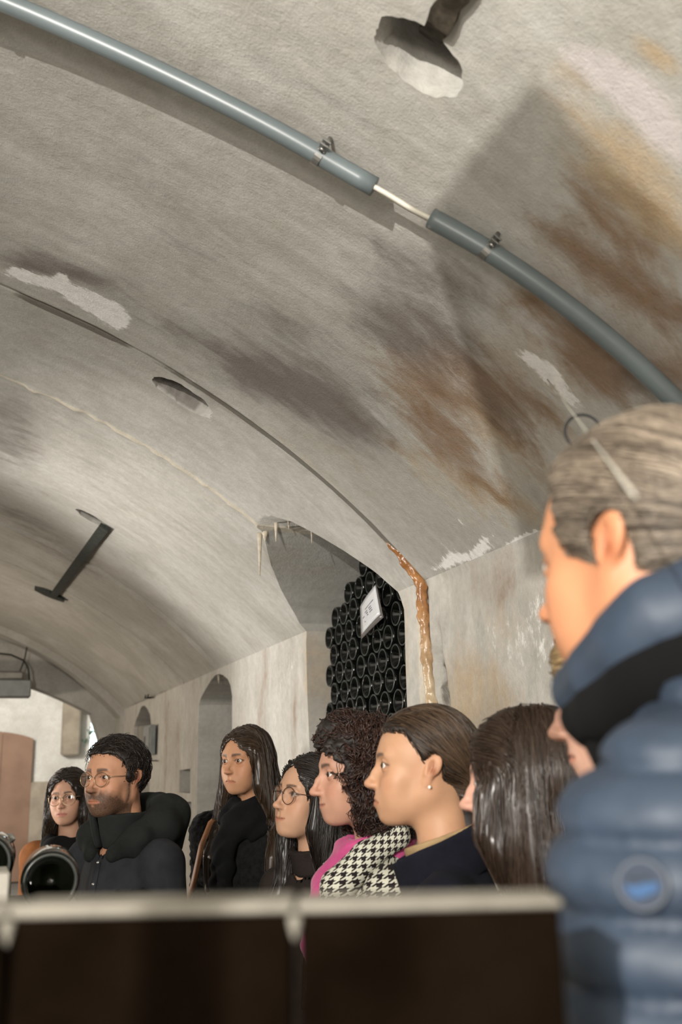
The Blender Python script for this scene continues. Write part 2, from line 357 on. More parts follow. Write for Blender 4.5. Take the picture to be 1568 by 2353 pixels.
# ------------------------------------------------------------------ plaster
def plaster(name, bright=1.0, stained=True, scale=1.0):
    m = NT(name, .9, .15); v = m.obj()
    n1 = m.noise(1.3*scale, 4, .6, dist=.4); n2 = m.noise(7*scale, 4, .6); n3 = m.noise(38*scale, 4, .65)
    c = m.mix(m.ramp(n1, .35, .68), (.40*bright, .388*bright, .355*bright), (.53*bright, .52*bright, .49*bright))
    c = m.mix(m.ramp(n2, .4, .72, 0, .45), c, (.37*bright, .345*bright, .305*bright))
    if stained:
        cb = m.N.new('ShaderNodeCombineXYZ'); m.L.new(m.attr('su'), cb.inputs[0]); m.L.new(m.attr('sy'), cb.inputs[1])
        v1 = m.map((4.2, 13, 1), vec=cb.outputs[0]); v2 = m.map((15, 42, 1), vec=cb.outputs[0]); v3 = m.map((2.2, 22, 1), vec=cb.outputs[0])
        e = m.math('MULTIPLY', m.math('SUBTRACT', m.math('ADD', m.math('MULTIPLY', m.noise(1, 5, .68, v1, .7), .65), m.math('MULTIPLY', m.noise(9, 5, .68, dist=.6), .35)), .5), 1.7)
        e2 = m.math('MULTIPLY', m.math('SUBTRACT', m.math('ADD', m.math('MULTIPLY', m.noise(1, 4, .7, v2), .6), m.math('MULTIPLY', m.noise(30, 4, .7), .4)), .5), 1.5)
        c = m.mix(m.ramp(m.noise(1, 5, .62, v3, .5), .42, .75, 0, .2), c, (.30, .275, .235))
        c = m.mix(m.ramp(m.noise(1, 4, .6, v3, .3), .28, .5, .2, 0), c, (.60, .585, .55))
        def msk(a, lo, hi, top, amp=1.0, nz=None):
            x = m.attr(a); return m.ramp(m.math('ADD', x, m.math('MULTIPLY', m.math('MULTIPLY', nz or e, amp), m.ramp(x, .02, .3))), lo, hi, 0, top)
        c = m.mix(msk('st_pale_lit', .1, .9, .75), c, (.66, .63, .59))
        c = m.mix(msk('st_ochre', .12, .95, .8), c, (.43, .31, .175))
        c = m.mix(msk('st_brown', .15, .95, .85), c, (.20, .115, .06))
        c = m.mix(msk('st_dark_shade', .1, .95, .82), c, (.135, .115, .105))
        c = m.mix(msk('st_lilac', .25, .8, .8, .7), c, (.60, .55, .55))
        c = m.mix(msk('st_white', .35, .6, .9, 1.0, e2), c, (.86, .85, .83))
        sc = m.attr('st_crust'); c = m.mix(m.ramp(m.math('ADD', sc, m.math('MULTIPLY', e2, .8)), .35, .6, 0, .8), c, (.62, .56, .46))
        sj = m.attr('st_joint_shade'); c = m.mix(m.ramp(m.math('ADD', sj, m.math('MULTIPLY', e2, .5)), .35, .7, 0, .8), c, (.10, .088, .07))
    c = m.mix(m.ramp(n3, .3, .7, 0, .16), c, (.12, .11, .095))
    m.color(c)
    b = m.bump(m.noise(26*scale, 5, .6), .22, .012)
    m.bump(m.noise(150, 4, .68), .6, .003, b)
    return m.m
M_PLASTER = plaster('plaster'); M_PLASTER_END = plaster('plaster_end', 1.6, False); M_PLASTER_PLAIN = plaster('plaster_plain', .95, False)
VX, VZ, VR = -1.089, -.242, 3.49
XW, XL = 1.43, -3.608; ZS = VZ+math.sqrt(VR**2-(XW-VX)**2); A0 = math.atan2(ZS-VZ, XW-VX)
Y0, Y1 = -4.0, 11.4
SEAMS = [3.12, 3.93, 6.40, 7.58, 10.4]

def vault_disp(u, y):
    """outward offset of the plaster: joints, trowel waves and pits"""
    d = .010*fbm(u*1.1, y*1.1, 0*u, 3, 3)+.0035*fbm(u*2.2, y*9, 0*u, 3, 5)
    nz = .5+.9*vnoise(u*5, y*0, 0*u+7, 4)
    def g(y0, w): return np.exp(-((y-y0)/w)**2)
    wig = .012*vnoise(u*2.3, 0*u, 0*u, 9)
    d += .010*g(3.140+wig, .010)*np.clip(nz+.3, .25, 1)*(u < 2.2)
    d += (.007+.010*np.clip(1.7-u, 0, 1))*np.clip((y-3.128-wig)/.009, 0, 1)*np.clip((3.90-y)/.5, 0, 1)*np.clip(u/.1, 0, 1)
    d += -.010*g(3.92+wig, .016)*np.clip(.8+vnoise(u*22, y*14, 0*u, 12), 0, 2)*(u > .4)
    d += .010*g(6.40+wig, .03)-.008*g(6.46+wig, .03)
    d += .014*g(7.58+wig*.5, .018)
    d += .010*g(10.4, .03)
    return d
def grid_solid_vault():
    ys = np.unique(np.round(np.r_[np.arange(Y0, .7, .3), np.arange(.7, 4.4, .022), np.arange(3.04, 3.24, .008), np.arange(3.85, 4.0, .009),
        np.arange(4.4, 8, .05), np.arange(6.3, 6.55, .015), np.arange(7.5, 7.66, .01), np.arange(8, Y1, .1), [10.35, 10.45, Y1]], 4))
    us = np.r_[np.arange(0, 2.1, .022), np.linspace(2.1, (math.pi-2*A0)*VR, 26)]
    U, Y = np.meshgrid(us, ys); dsp = vault_disp(U, Y); dsp[:, 0] = 0; dsp[:, -1] = 0; dsp[0] = 0; dsp[-1] = 0
    a = A0+U/VR; r = VR+dsp
    V = np.stack([VX+r*np.cos(a), Y, VZ+r*np.sin(a)], -1).reshape(-1, 3)
    ny, nu = U.shape; i = np.arange(ny*nu).reshape(ny, nu)
    F = [list(q) for q in np.stack([i[:-1, :-1], i[:-1, 1:], i[1:, 1:], i[1:, :-1]], -1).reshape(-1, 4)]
    o = [[3.2, ZS], [3.2, 4.6], [-5.2, 4.6], [-5.2, ZS]]; n = ny*nu
    V = np.r_[V, [[p[0], Y0, p[1]] for p in o], [[p[0], Y1, p[1]] for p in o]]
    f, b = [n, n+1, n+2, n+3], [n+4, n+5, n+6, n+7]
    F += [list(i[0])+[f[3], f[2], f[1], f[0]], (list(i[-1])+[b[3], b[2], b[1], b[0]])[::-1]]
    F += [[f[0], f[1], b[1], b[0]], [f[1], f[2], b[2], b[1]], [f[2], f[3], b[3], b[2]]]
    F += [list(i[:, 0])+[b[0], f[0]], (list(i[:, -1])+[b[3], f[3]])[::-1]]
    return V, F
def wall_disp(y, z):
    d = .008*fbm(y*1.3, z*1.3, 0*y, 3, 21)+.003*fbm(y*8, z*1.5, 0*y, 3, 22)
    # chipped recess beside the mineral streak, plus the shallow set-back of the near bay
    c = .05*np.exp(-((y-(3.075+.03*(z-1.9)))/(.035+.09*np.clip(2.02-z, 0, 1)))**4)*np.clip((2.02-z)/.08, 0, 1)*(1+.5*vnoise(y*25, z*25, 0*y, 31))
    d += np.clip(c, 0, .07)
    d += .022*np.exp(-((y-3.16)/.03)**2)
    d += .010*np.clip((3.02-y)/.02, 0, 1)
    d += .02*np.exp(-((y-7.58)/.014)**2)
    return d
def grid_solid_wall():
    ys = np.unique(np.round(np.r_[np.arange(Y0, 1.2, .3), np.arange(1.2, 2.8, .04), np.arange(2.8, 3.3, .012), np.arange(3.3, 5, .03), np.arange(5, 7.5, .05), np.arange(7.5, 7.66, .01), np.arange(7.66, Y1, .08), [Y1]], 4))
    zs = np.r_[[0, .5, .9], np.arange(1.2, ZS-.02, .025), [ZS]]
    Y, Z = np.meshgrid(ys, zs); d = wall_disp(Y, Z); d[0] = d[-1] = 0; d[:, 0] = d[:, -1] = 0
    V = np.stack([XW+d, Y, Z], -1).reshape(-1, 3); nz, ny = Y.shape; i = np.arange(nz*ny).reshape(nz, ny)
    F = [list(q) for q in np.stack([i[:-1, :-1], i[1:, :-1], i[1:, 1:], i[:-1, 1:]], -1).reshape(-1, 4)]
    n = nz*ny; V = np.r_[V, [[3.2, Y0, 0], [3.2, Y1, 0], [3.2, Y1, ZS], [3.2, Y0, ZS]]]; a, b, c, e = n, n+1, n+2, n+3
    F += [[a, b, c, e][::-1], list(i[0])+[b, a], (list(i[-1])+[c, e])[::-1], (list(i[:, 0])+[e, a])[::-1], list(i[:, -1])+[c, b]]
    return V, F
N1 = [(3.325, 1.2), (3.33, 2.10), (3.37, 2.165), (3.415, 2.215), (3.465, 2.285), (3.513, 2.35), (3.584, 2.425), (3.65, 2.485), (3.738, 2.526), (3.83, 2.537), (3.90, 2.527), (4.026, 2.476), (4.192, 2.416), (4.332, 2.346), (4.423, 2.282), (4.50, 2.21), (4.515, 2.12), (4.505, 1.9), (4.47, 1.55), (4.47, 1.2)]
N2 = [(6.0, 1.2), (6.006, 1.97), (6.055, 2.04), (6.13, 2.085), (6.236, 2.117), (6.36, 2.138), (6.49, 2.14), (6.62, 2.12), (6.757, 2.081), (6.88, 2.045), (6.969, 2.014), (7.0, 1.98), (7.0, 1.2)]
N3 = [(9.1, 1.2), (9.107, 1.93), (9.2, 2.03), (9.364, 2.092), (9.52, 2.125), (9.663, 2.133), (9.79, 2.11), (9.9, 2.073), (10.06, 2.01), (10.15, 1.96), (10.16, 1.2)]
def rough_hole(cx, cy, r, seed, sx=1.0, sy=1.0, depth=.22):
    m = MB(); rings = 18; n = 48; V = []; rs = np.random.RandomState(seed)
    a0 = math.acos((cx-VX)/VR); nrm = np.array([math.cos(a0), 0, math.sin(a0)]); t1 = np.array([-math.sin(a0), 0, math.cos(a0)]); t2 = np.array([0, 1., 0])
    c = np.array([cx, cy, VZ+VR*math.sin(a0)])
    axis = nrm*.85+np.array([0, 0, .15]); axis /= np.linalg.norm(axis)
    for k in range(rings):
        h = -.06+(depth+.06)*k/(rings-1)
        for j in range(n):
            a = j*2*math.pi/n
            rr = r*(1+.09*vnoise(np.array(math.cos(a)*2.2), np.array(math.sin(a)*2.2), np.array(h*22.), seed)+.045*vnoise(np.array(a*9.), np.array(h*60.), np.array(seed*1.), seed+2)*min(1, k/6)+.018*rs.randn()*min(1, k/6))
            V.append(c+axis*h+t1*rr*sx*math.cos(a)+t2*rr*sy*math.sin(a))
    F = [[k*n+j, k*n+(j+1) % n, (k+1)*n+(j+1) % n, (k+1)*n+j] for k in range(rings-1) for j in range(n)]
    F += [list(range(n))[::-1], [(rings-1)*n+j for j in range(n)]]
    return m.add(V, F)
cutters = []
def cutter(mb):
    o = mb.build('cutter'); cutters.append(o); return o
cutter(MB().prism(N1, .4, 2.6, 'yz')); cutter(MB().prism(N2, .8, 2.3, 'yz')); cutter(MB().prism(N3, .9, 2.0, 'yz'))
cutter(rough_hole(.663, 1.388, .070, 5, 1.38, .90, .2))
cutter(rough_hole(.60, 3.315, .082, 8, 1.5, 1.0, .16))
cutter(rough_hole(.49, 5.36, .075, 11, 1.2, .9, .14))
for (ya, yb, za, zb) in ((7.25, 7.67, 1.38, 1.55), (7.20, 7.56, 1.15, 1.325)):
    cutter(MB().prism([(ya, za), (yb, za), (yb, zb-.01), (ya, zb)], 1.2, 1.56, 'yz'))
def cut(o, which):
    b = bmesh.new(); b.from_mesh(o.data); bmesh.ops.recalc_face_normals(b, faces=b.faces); b.to_mesh(o.data); b.free()
    for c in which:
        md = o.modifiers.new('b', 'BOOLEAN'); md.operation = 'DIFFERENCE'; md.solver = 'EXACT'; md.object = c
    dg = bpy.context.evaluated_depsgraph_get(); me = bpy.data.meshes.new_from_object(o.evaluated_get(dg))
    o.modifiers.clear(); old = o.data; o.data = me; me.name = o.name; bpy.data.meshes.remove(old)
def blobs(table, u, y, kinds):
    wu = u+.05*fbm(u*4, y*4, 0*u, 3, 41); wy = y+.05*fbm(u*4, y*4, 0*u+9, 3, 43); out = {k: np.zeros_like(u) for k in kinds}
    for (k, u0, yy, a, b, c, d, s) in table:
        du, dy = wu-u0, wy-yy; q = (a*du+b*dy)**2+(c*du+d*dy)**2
        out[k] = 1-(1-out[k])*(1-s*np.exp(-q*.9))
    return out
KN = {'D': 'st_dark_shade', 'B': 'st_brown', 'O': 'st_ochre', 'L': 'st_lilac', 'W': 'st_white'}
def put_attr(me, name, val):
    at = me.attributes.new(name, 'FLOAT', 'POINT'); at.data.foreach_set('value', val.astype(np.float32))
def coords(me):
    co = np.empty(len(me.vertices)*3, np.float32); me.vertices.foreach_get('co', co); return co.reshape(-1, 3).astype(float)
def smooth_by_angle(me, ang):
    b = bmesh.new(); b.from_mesh(me)
    for f in b.faces: f.smooth = True
    for e in b.edges:
        e.smooth = not (len(e.link_faces) == 2 and e.calc_face_angle(0) > ang)
    b.to_mesh(me); b.free()

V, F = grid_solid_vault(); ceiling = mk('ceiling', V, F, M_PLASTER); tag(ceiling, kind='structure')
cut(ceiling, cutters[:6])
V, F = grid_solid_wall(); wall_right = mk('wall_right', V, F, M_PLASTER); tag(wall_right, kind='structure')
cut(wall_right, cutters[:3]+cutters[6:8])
for c in cutters: bpy.data.objects.remove(c, do_unlink=True)
co = coords(ceiling.data); u = (np.arctan2(co[:, 2]-VZ, co[:, 0]-VX)-A0)*VR; y = co[:, 1]; rr = np.hypot(co[:, 2]-VZ, co[:, 0]-VX)
B_ = blobs(VAULT_STAINS, u, y, KN)
inside = np.clip(1-(rr-VR-.02)/.03, 0, 1)
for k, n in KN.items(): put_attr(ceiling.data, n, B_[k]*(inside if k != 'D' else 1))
put_attr(ceiling.data, 'st_pale_lit', np.clip(.55*np.exp(-((u-1.1)/.7)**2-((y-4.6)/.9)**2)+.5*np.exp(-((u-1.2)/.5)**2-((y-1.3)/.5)**2), 0, 1))  # two soft pools of lamp light painted into the vault colour
wig = .012*vnoise(u*2.3, 0*u, 0*u, 9)
put_attr(ceiling.data, 'st_joint_shade', np.clip(1.6*np.exp(-((y-3.162-wig)/.032)**4)*np.clip(.75+.9*vnoise(u*4, 0*u, 0*u, 4), .25, 1)*np.clip(1.55-u*.45, .5, 1)+.8*np.exp(-((y-7.58-wig*.5)/.02)**2)+.4*np.exp(-((y-6.40-wig)/.03)**2)+.5*np.exp(-((y-10.4)/.03)**2), 0, 1)*inside*(u < 2.2))  # dark joints; the wide near strip also paints the shadow behind its step
put_attr(ceiling.data, 'st_crust', np.clip(1.15*np.exp(-((y-3.92-wig)/.018)**2)*np.clip(1.9-u*.8, .35, 1)*(u > .35)*(u < 1.9)+.45*np.exp(-((y-3.165-wig)/.010)**2)*np.clip(vnoise(u*3, 0*u, 0*u, 77)*2-.3, 0, 1)+.5*np.exp(-((y-6.46-wig)/.02)**2), 0, 1))
nic = np.clip((rr-VR-.03)/.05, 0, 1)*(y > 3.2)*(y < 4.7)*(u < 1.2)  # mask for painting shade inside the large niche
at = ceiling.data.attributes['st_dark_shade']; at.data.foreach_set('value', np.maximum(B_['D']*inside, np.maximum(.62*nic, .75*np.clip((rr-VR-.012)/.02, 0, 1)*(y > 3.19)*(y < 3.45)*(u > 1.0)+.75*np.clip((rr-VR-.012)/.02, 0, 1)*(y > 5.2)*(y < 5.5))).astype(np.float32))  # real dark stains, plus shade painted into the niche and the smaller holes
put_attr(ceiling.data, 'su', u); put_attr(ceiling.data, 'sy', y)
smooth_by_angle(ceiling.data, .7)
co = coords(wall_right.data); z = co[:, 2]; y = co[:, 1]; B_ = blobs(WALL_STAINS, z, y, KN); face = (np.abs(co[:, 0]-XW) < .09)
streak = np.clip(fbm(y*9, z*.7, 0*z, 3, 61)*1.6, 0, 1)
B_['B'] = np.clip(B_['B']+.35*streak, 0, 1); B_['O'] = np.clip(B_['O']+.3*np.clip(fbm(y*5, z*.9, 0*z+4, 3, 67)*1.6, 0, 1), 0, 1)
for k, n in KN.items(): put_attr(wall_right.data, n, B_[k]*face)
put_attr(wall_right.data, 'st_pale_lit', .45*face+0*z)
chip = np.clip(np.exp(-((y-(3.075+.03*(z-1.9)))/(.035+.09*np.clip(2.02-z, 0, 1)))**4)*np.clip((2.02-z)/.08, 0, 1), 0, 1)
put_attr(wall_right.data, 'st_joint_shade', np.clip(.62*chip+.9*np.exp(-((y-7.58)/.012)**2), 0, 1))
put_attr(wall_right.data, 'st_crust', .6*np.exp(-((y-3.2)/.03)**2)*face)
at = wall_right.data.attributes['st_dark_shade']; at.data.foreach_set('value', np.maximum(B_['D']*face, .38*np.clip((co[:, 0]-XW-.1)/.05, 0, 1)).astype(np.float32))  # wall side of the niches darkened in colour too, as painted shade
put_attr(wall_right.data, 'su', z); put_attr(wall_right.data, 'sy', y*.8+0*z)
smooth_by_angle(wall_right.data, .7)
# the parts of the room outside the picture
tag(MB().box((XL-.4, Y0, 0), (XL, Y1, ZS)).build('wall_left', M_PLASTER_PLAIN), kind='structure')
tag(MB().box((-5.2, Y0-.3, 0), (3.2, Y0, 4.6)).build('wall_back', M_PLASTER_PLAIN), kind='structure')
M_FLOOR = plain('floor_concrete', (.16, .15, .135), .8, .3, nscale=6, bump=.3, bs=60)
tag(MB().box((-5.2, Y0-.3, -.2), (4.2, 16.2, 0)).build('floor', M_FLOOR), kind='structure')
# end wall with the low arch into the next room
arch = []
for k in range(41):
    x = 1.262-(1.262+3.44)*k/40; arch.append((x, -2.005+math.sqrt(max(4.72**2-(x+1.089)**2, 0))))
arch[0] = (1.266, 1.9); arch[-1] = (-3.444, 1.9)
arch = [(1.275, 0), (1.268, 1.8)]+arch[1:-1]+[(-3.446, 1.8), (-3.453, 0)]
poly = [(4.2, 0), (4.2, 4.6), (-5.2, 4.6), (-5.2, 0)]+arch[::-1]
tag(auto_smooth(MB().prism(poly, Y1, Y1+.35, 'xz').build('wall_end', M_PLASTER_PLAIN)), kind='structure')
# a projecting rib just before the end wall
ring = [(VX+(VR+.01)*math.cos(a), VZ+(VR+.01)*math.sin(a)) for a in np.linspace(A0, math.pi-A0, 50)]
inner = [(VX+(VR-.075)*math.cos(a), VZ+(VR-.075)*math.sin(a)) for a in np.linspace(A0-.01, math.pi-A0+.01, 50)]
rib = [(XW+.02, 0)]+ring+[(XL-.02, 0), (XL+.08, 0)]+inner[::-1]+[(XW-.08, 0)]
tag(auto_smooth(MB().prism(rib, 10.95, 11.4, 'xz').build('trim_1', M_PLASTER_PLAIN)), kind='structure')
# ------------------------------------------------------------------ end room
MB().box((-4.2, 16.0, 0), (4.2, 16.3, 4.2)).build('wall_far', M_PLASTER_END)['kind'] = 'structure'
MB().box((-4.3, Y1+.35, 0), (-4.0, 16.0, 4.2)).build('wall_end_left', M_PLASTER_END)['kind'] = 'structure'
MB().box((3.6, Y1+.35, 0), (3.9, 16.0, 4.2)).build('wall_end_right', M_PLASTER_END)['kind'] = 'structure'
MB().box((-4.2, Y1+.35, 4.0), (4.2, 16.3, 4.3)).build('ceiling_end', M_PLASTER_END)['kind'] = 'structure'
M_GREY = plain('grey_concrete', (.27, .26, .24), .85, .2, nscale=8, bump=.3, bs=60)
M_TAN = plain('tan_plaster', (.36, .31, .245), .9, .15, nscale=5, bump=.3, bs=60)
M_METAL_GREY = plain('grey_painted_metal', (.21, .225, .225), .45, .4, nscale=14, namp=.12)
M_STEEL = plain('bare_steel', (.42, .42, .41), .32, .5, metal=.9, nscale=30, namp=.2)
M_IRON = plain('dark_iron', (.03, .034, .03), .7, .2, nscale=40, namp=.3)
M_BLACK = plain('black_rubber', (.012, .012, .013), .6, .3)
M_WHITE_PVC = plain('white_cable_sheath', (.62, .59, .52), .45, .4, nscale=20, namp=.06)
# wide pilaster and low ledge band on the far wall
auto_smooth(MB().box((1.16, 15.78, 1.77), (1.43, 16.0, 3.4), .03).build('trim_2', M_TAN))['kind'] = 'structure'
auto_smooth(MB().box((.74, 15.86, .0), (1.05, 16.0, 1.40), .03).build('trim_3', M_TAN))['kind'] = 'structure'
# arched boarded recess: boards are parts
M_BOARD = plain('reddish_board', (.27, .17, .12), .8, .2, nscale=3, namp=.12, bump=.2, bs=40)
M_JAMB = plain('board_frame', (.36, .23, .17), .8, .2)
d = empty('door_1', (.0, 15.9, 0)); tag(d, kind='structure')
for k in range(4):
    xa, xb = -1.0+k*.44, -1.0+(k+1)*.44-.006
    top = lambda x: 1.9+.25*math.sqrt(max(0, 1-((x+.12)/1.0)**2))
    ps = [(xa, .02)]+[(xb, .02)]+[(xb-(xb-xa)*j/6, top(xb-(xb-xa)*j/6)) for j in range(7)]
    o = MB().prism(ps, -.035, -.005, 'xz').build('board', M_BOARD, d)
# daylight window with foliage outside
wdw = empty('window_1', (1.78, 15.97, 2.05)); tag(wdw, kind='structure')
mw = NT('daylight_pane', .3, .3); mw.color((.8, .9, .9)); mw.set('Emission Color', (.78, .98, 1.0, 1)); mw.set('Emission Strength', 2.6)
MB().box((-.19, -.012, -.6), (.28, .0, .30)).build('pane', mw.m, wdw)
fr = MB()
for (a, b) in (((-.24, -.03, -.65), (-.19, .02, .35)), ((.28, -.03, -.65), (.33, .02, .35)), ((-.19, -.03, .30), (.28, .02, .35)), ((-.19, -.03, -.65), (.28, .02, -.6))): fr.box(a, b)
fr.build('window_frame', plain('white_paint', (.75, .74, .7), .5), wdw)
M_LEAF = plain('leaf_green', (.06, .14, .09), .6, .3, nscale=20)
vine = empty('trailing_vine', (1.7, 15.9, 2.36)); tag(vine, 'green trailing vine hanging in front of the bright end window', 'plant')
vs = MB(); vs.tube([(0, 0, .02), (-.05, -.01, -.08), (-.08, -.02, -.2), (-.16, -.02, -.34), (-.2, -.02, -.46)], .005, 5); vs.build('stem', M_LEAF, vine)
lf = None; rs = np.random.RandomState(3)
for k in range(16):
    t = k/15; p = (-.02-.19*t+rs.randn()*.035, -.03, .0-.46*t+rs.randn()*.02)
    if lf is None:
        lf = MB().add([(0, 0, 0), (.018, .004, .02), (0, .0, .055), (-.018, .004, .02), (0, .007, .022)], [[0, 1, 4], [1, 2, 4], [2, 3, 4], [3, 0, 4]]).build('leaf', M_LEAF, vine, fix=False); o = lf
    else: o = lf.copy(); link(o); o.parent = vine
    o.location = p; o.rotation_euler = (rs.uniform(-.5, .5), rs.uniform(0, 6.28), rs.uniform(-.6, .6)); s_ = rs.uniform(.7, 1.4); o.scale = (s_, s_, s_)
# duct box under the crown of the end arch
bx = empty('duct_box', (.05, 11.1, 2.40)); tag(bx, 'grey metal duct box hanging under the crown of the end arch', 'duct')
auto_smooth(MB().box((-.62, -.12, -.10), (.42, .12, .08), .012).build('housing', M_METAL_GREY, bx))
auto_smooth(MB().box((-.55, -.09, .08), (.34, .09, .17), .02).build('hood', M_GREY, bx))
w = MB(); w.tube([(.30, -.06, .17), (.34, -.05, .30), (.36, -.03, .45), (.30, 0, .62)], .008, 6); w.tube([(.40, -.1, .06), (.38, -.1, .2), (.33, -.09, .28), (.20, -.06, .34), (-.1, -.04, .37), (-.4, -.04, .34)], .010, 6)
w.build('cable', M_BLACK, bx, True)

# ------------------------------------------------------------------ things on the right wall
slab = MB().prism([(9.12, 1.2), (9.12, 1.935), (10.14, 1.965), (10.14, 1.2)], XW+.03, XW+.5, 'yz').build('trim_4', M_GREY); tag(slab, kind='structure')
eb = empty('electrical_box', (XW-.045, 8.88, 1.80)); tag(eb, 'flat grey electrical box on the wall before the far arched niche', 'box')
auto_smooth(MB().box((-.022, -.17, -.13), (.026, .17, .12), .006).build('housing', M_METAL_GREY, eb))
auto_smooth(MB().box((-.030, -.15, -.11), (-.022, .15, .1), .003).build('cover', M_METAL_GREY, eb))
MB().box((-.034, .04, -.08), (-.030, .11, .03)).build('plate', plain('dark_plate', (.08, .08, .08), .5), eb)
for (yy, zz) in ((9.15, 2.17), (8.72, 1.62), (9.0, 2.165)):
    h = MB().tube([(XW+.02, yy, zz), (XW-.05, yy-.03, zz), (XW-.07, yy-.1, zz-.005), (XW-.065, yy-.12, zz+.02)], .006, 6).build('wall_hook', M_IRON, None, True)
    tag(h, {2.17: 'rusty wall hook above the far arched niche', 1.62: 'rusty wall hook just below the grey electrical box', 2.165: 'small rusty hook at the spring of the vault above the electrical box'}[zz], 'hook', 'iron hooks on the right wall')

# mineral streak down the joint
def streak_f(P):
    pts = [(1.30, 3.19, 2.335), (1.375, 3.175, 2.25), (1.425, 3.16, 2.17), (1.432, 3.155, 2.05), (1.435, 3.15, 1.9), (1.44, 3.14, 1.75), (1.44, 3.135, 1.5)]
    d = chain(P, pts, [.008, .016, .019, .020, .019, .016, .014], .02)
    return d-.006*fbm(P[..., 0]*30, P[..., 1]*30, P[..., 2]*22, 2, 5)-.004*vnoise(P[..., 0]*90, P[..., 1]*90, P[..., 2]*60, 7)
mf = NT('mineral_flow', .28, .6); f = mf.ramp(mf.math('ADD', mf.math('MULTIPLY', mf.noise(14, 4, .6), .5), mf.math('MULTIPLY', mf.N.new('ShaderNodeSeparateXYZ').outputs[2], 0)), .15, .4)
sx = [n for n in mf.N if n.bl_idname == 'ShaderNodeSeparateXYZ'][0]; mf.L.new(mf.obj(), sx.inputs[0])
hz = mf.ramp(sx.outputs[2], 1.72, 2.15)
mf.color(mf.mix(hz, mf.mix(f, (.42, .30, .17), (.62, .52, .38)), mf.mix(f, (.25, .10, .03), (.50, .25, .09))))
mf.bump(mf.noise(120, 3), .5, .003)
V, Q = surfnet(streak_f, (1.24, 3.08, 1.48), (1.50, 3.25, 2.38), .006)
mk('mineral_streak', V, Q, mf.m, wall_right)
# drip stalactites under the niche crown
M_DRIP = plain('calcite', (.50, .44, .35), .5, .4, nscale=40, namp=.2)
def drip(x, y, z, L, r, lean=0.0):
    o = MB().tube([(x, y, z+.03), (x, y, z), (x+lean*.3, y, z-L*.4), (x+lean, y, z-L)], [r*1.3, r, r*.7, r*.25], 6).build('stalactite', M_DRIP, ceiling, True); return o
for a in ((1.06, 3.98, 2.482, .155, .010), (1.075, 3.95, 2.50, .03, .012), (1.10, 3.87, 2.527, .075, .008), (1.14, 3.82, 2.53, .035, .005), (1.16, 3.78, 2.525, .025, .004), (1.20, 3.70, 2.505, .09, .006)): drip(*a)
for a in ((1.45, 6.48, 2.135, .05, .008), (1.46, 6.36, 2.135, .02, .006), (1.46, 6.30, 2.125, .025, .006)):
    o = drip(*a); o.parent = wall_right
# dark iron bar along the vault from the small hole to its foot plate
def vp(x, y, off=0.0):
    a = math.acos((x-VX)/VR); return ((VX+(VR-off)*math.cos(a)), y, VZ+(VR-off)*math.sin(a))
bar = empty('iron_bar', vp(.5, 6.6)); tag(bar, 'dark iron bar fixed along the vault below the small hole', 'bar')
pts = [Vector(vp(.565-.095*t, 5.32+2.62*t, .018))-bar.location for t in np.linspace(0, 1, 12)]
def flat_bar(pts, wdt, th):
    m = MB(); V = []
    for i, p in enumerate(pts):
        q = Vector((p[0]+bar.location.x-VX, 0, p[2]+bar.location.z-VZ)).normalized(); t = Vector((-q.z, 0, q.x))
        for (s1, s2) in ((-1, -1), (1, -1), (1, 1), (-1, 1)): V.append(Vector(p)+t*(wdt*s1)+q*(th*s2))
    n = len(pts); return m.add(V, [[k*4+j, k*4+(j+1) % 4, k*4+4+(j+1) % 4, k*4+4+j] for k in range(n-1) for j in range(4)]+[[3, 2, 1, 0], [n*4-4, n*4-3, n*4-2, n*4-1]])
flat_bar(pts, .028, .012).build('rail', M_IRON, bar)
fp = [Vector(vp(.33+.22*t, 8.02-.12*t, .012))-bar.location for t in np.linspace(0, 1, 7)]
V = []
for i, p in enumerate(fp):
    wdt = .035+.06*math.sin(math.pi*i/6)
    for (dy, dz) in ((-wdt, -.012), (wdt, -.012), (wdt, .02), (-wdt, .02)): V.append((p[0], p[1]+dy, p[2]+dz))
MB().add(V, [[k*4+j, k*4+(j+1) % 4, k*4+4+(j+1) % 4, k*4+4+j] for k in range(6) for j in range(4)]+[[3, 2, 1, 0], [24, 25, 26, 27]]).build('foot_plate', M_IRON, bar)

# ------------------------------------------------------------------ conduit round the vault
M_PIPE = plain('grey_conduit', (.125, .15, .158), .36, .5, nscale=5, namp=.1, bump=.05, bs=80)
RC = VR-.05
cy = [(0.0, 1.553), (.245, 1.556), (.40, 1.575), (.56, 1.597), (.75, 1.64), (.90, 1.69), (1.00, 1.70), (1.10, 1.712), (1.28, 1.74), (1.47, 1.765), (1.65, 1.785), (1.82, 1.80), (2.02, 1.83), (2.4, 1.85), (3.4, 1.88), (4.8, 1.9), (5.6, 1.9)]
cu_, cyy = np.array(cy).T
uu = np.linspace(0, 5.4, 240)
yy_ = np.interp(uu, cu_, cyy); yy_ = np.convolve(np.r_[[yy_[0]]*6, yy_, [yy_[-1]]*6], np.ones(13)/13, 'valid')
def cp(u, off=0.0, dy=0.0, rr=RC):
    a = A0+u/VR; y = np.interp(u, uu, yy_)+dy; return np.array([VX+(rr-off)*math.cos(a), y, VZ+(rr-off)*math.sin(a)])
def u_at(px_x):  # arc length of a point given its x on the conduit
    return (math.acos((px_x-VX)/RC)-A0)*VR
cd = empty('conduit', tuple(cp(1.0))); tag(cd, 'long grey plastic conduit bent round the vault with two bare cables in its gap', 'pipe')
C0 = np.array(cd.location)
ug0, ug1 = u_at(.690), u_at(.800)
pr = .0205
MB().tube([cp(u)-C0 for u in np.linspace(ug0, 5.3, 120)], pr, 20).build('pipe', M_PIPE, cd, True)
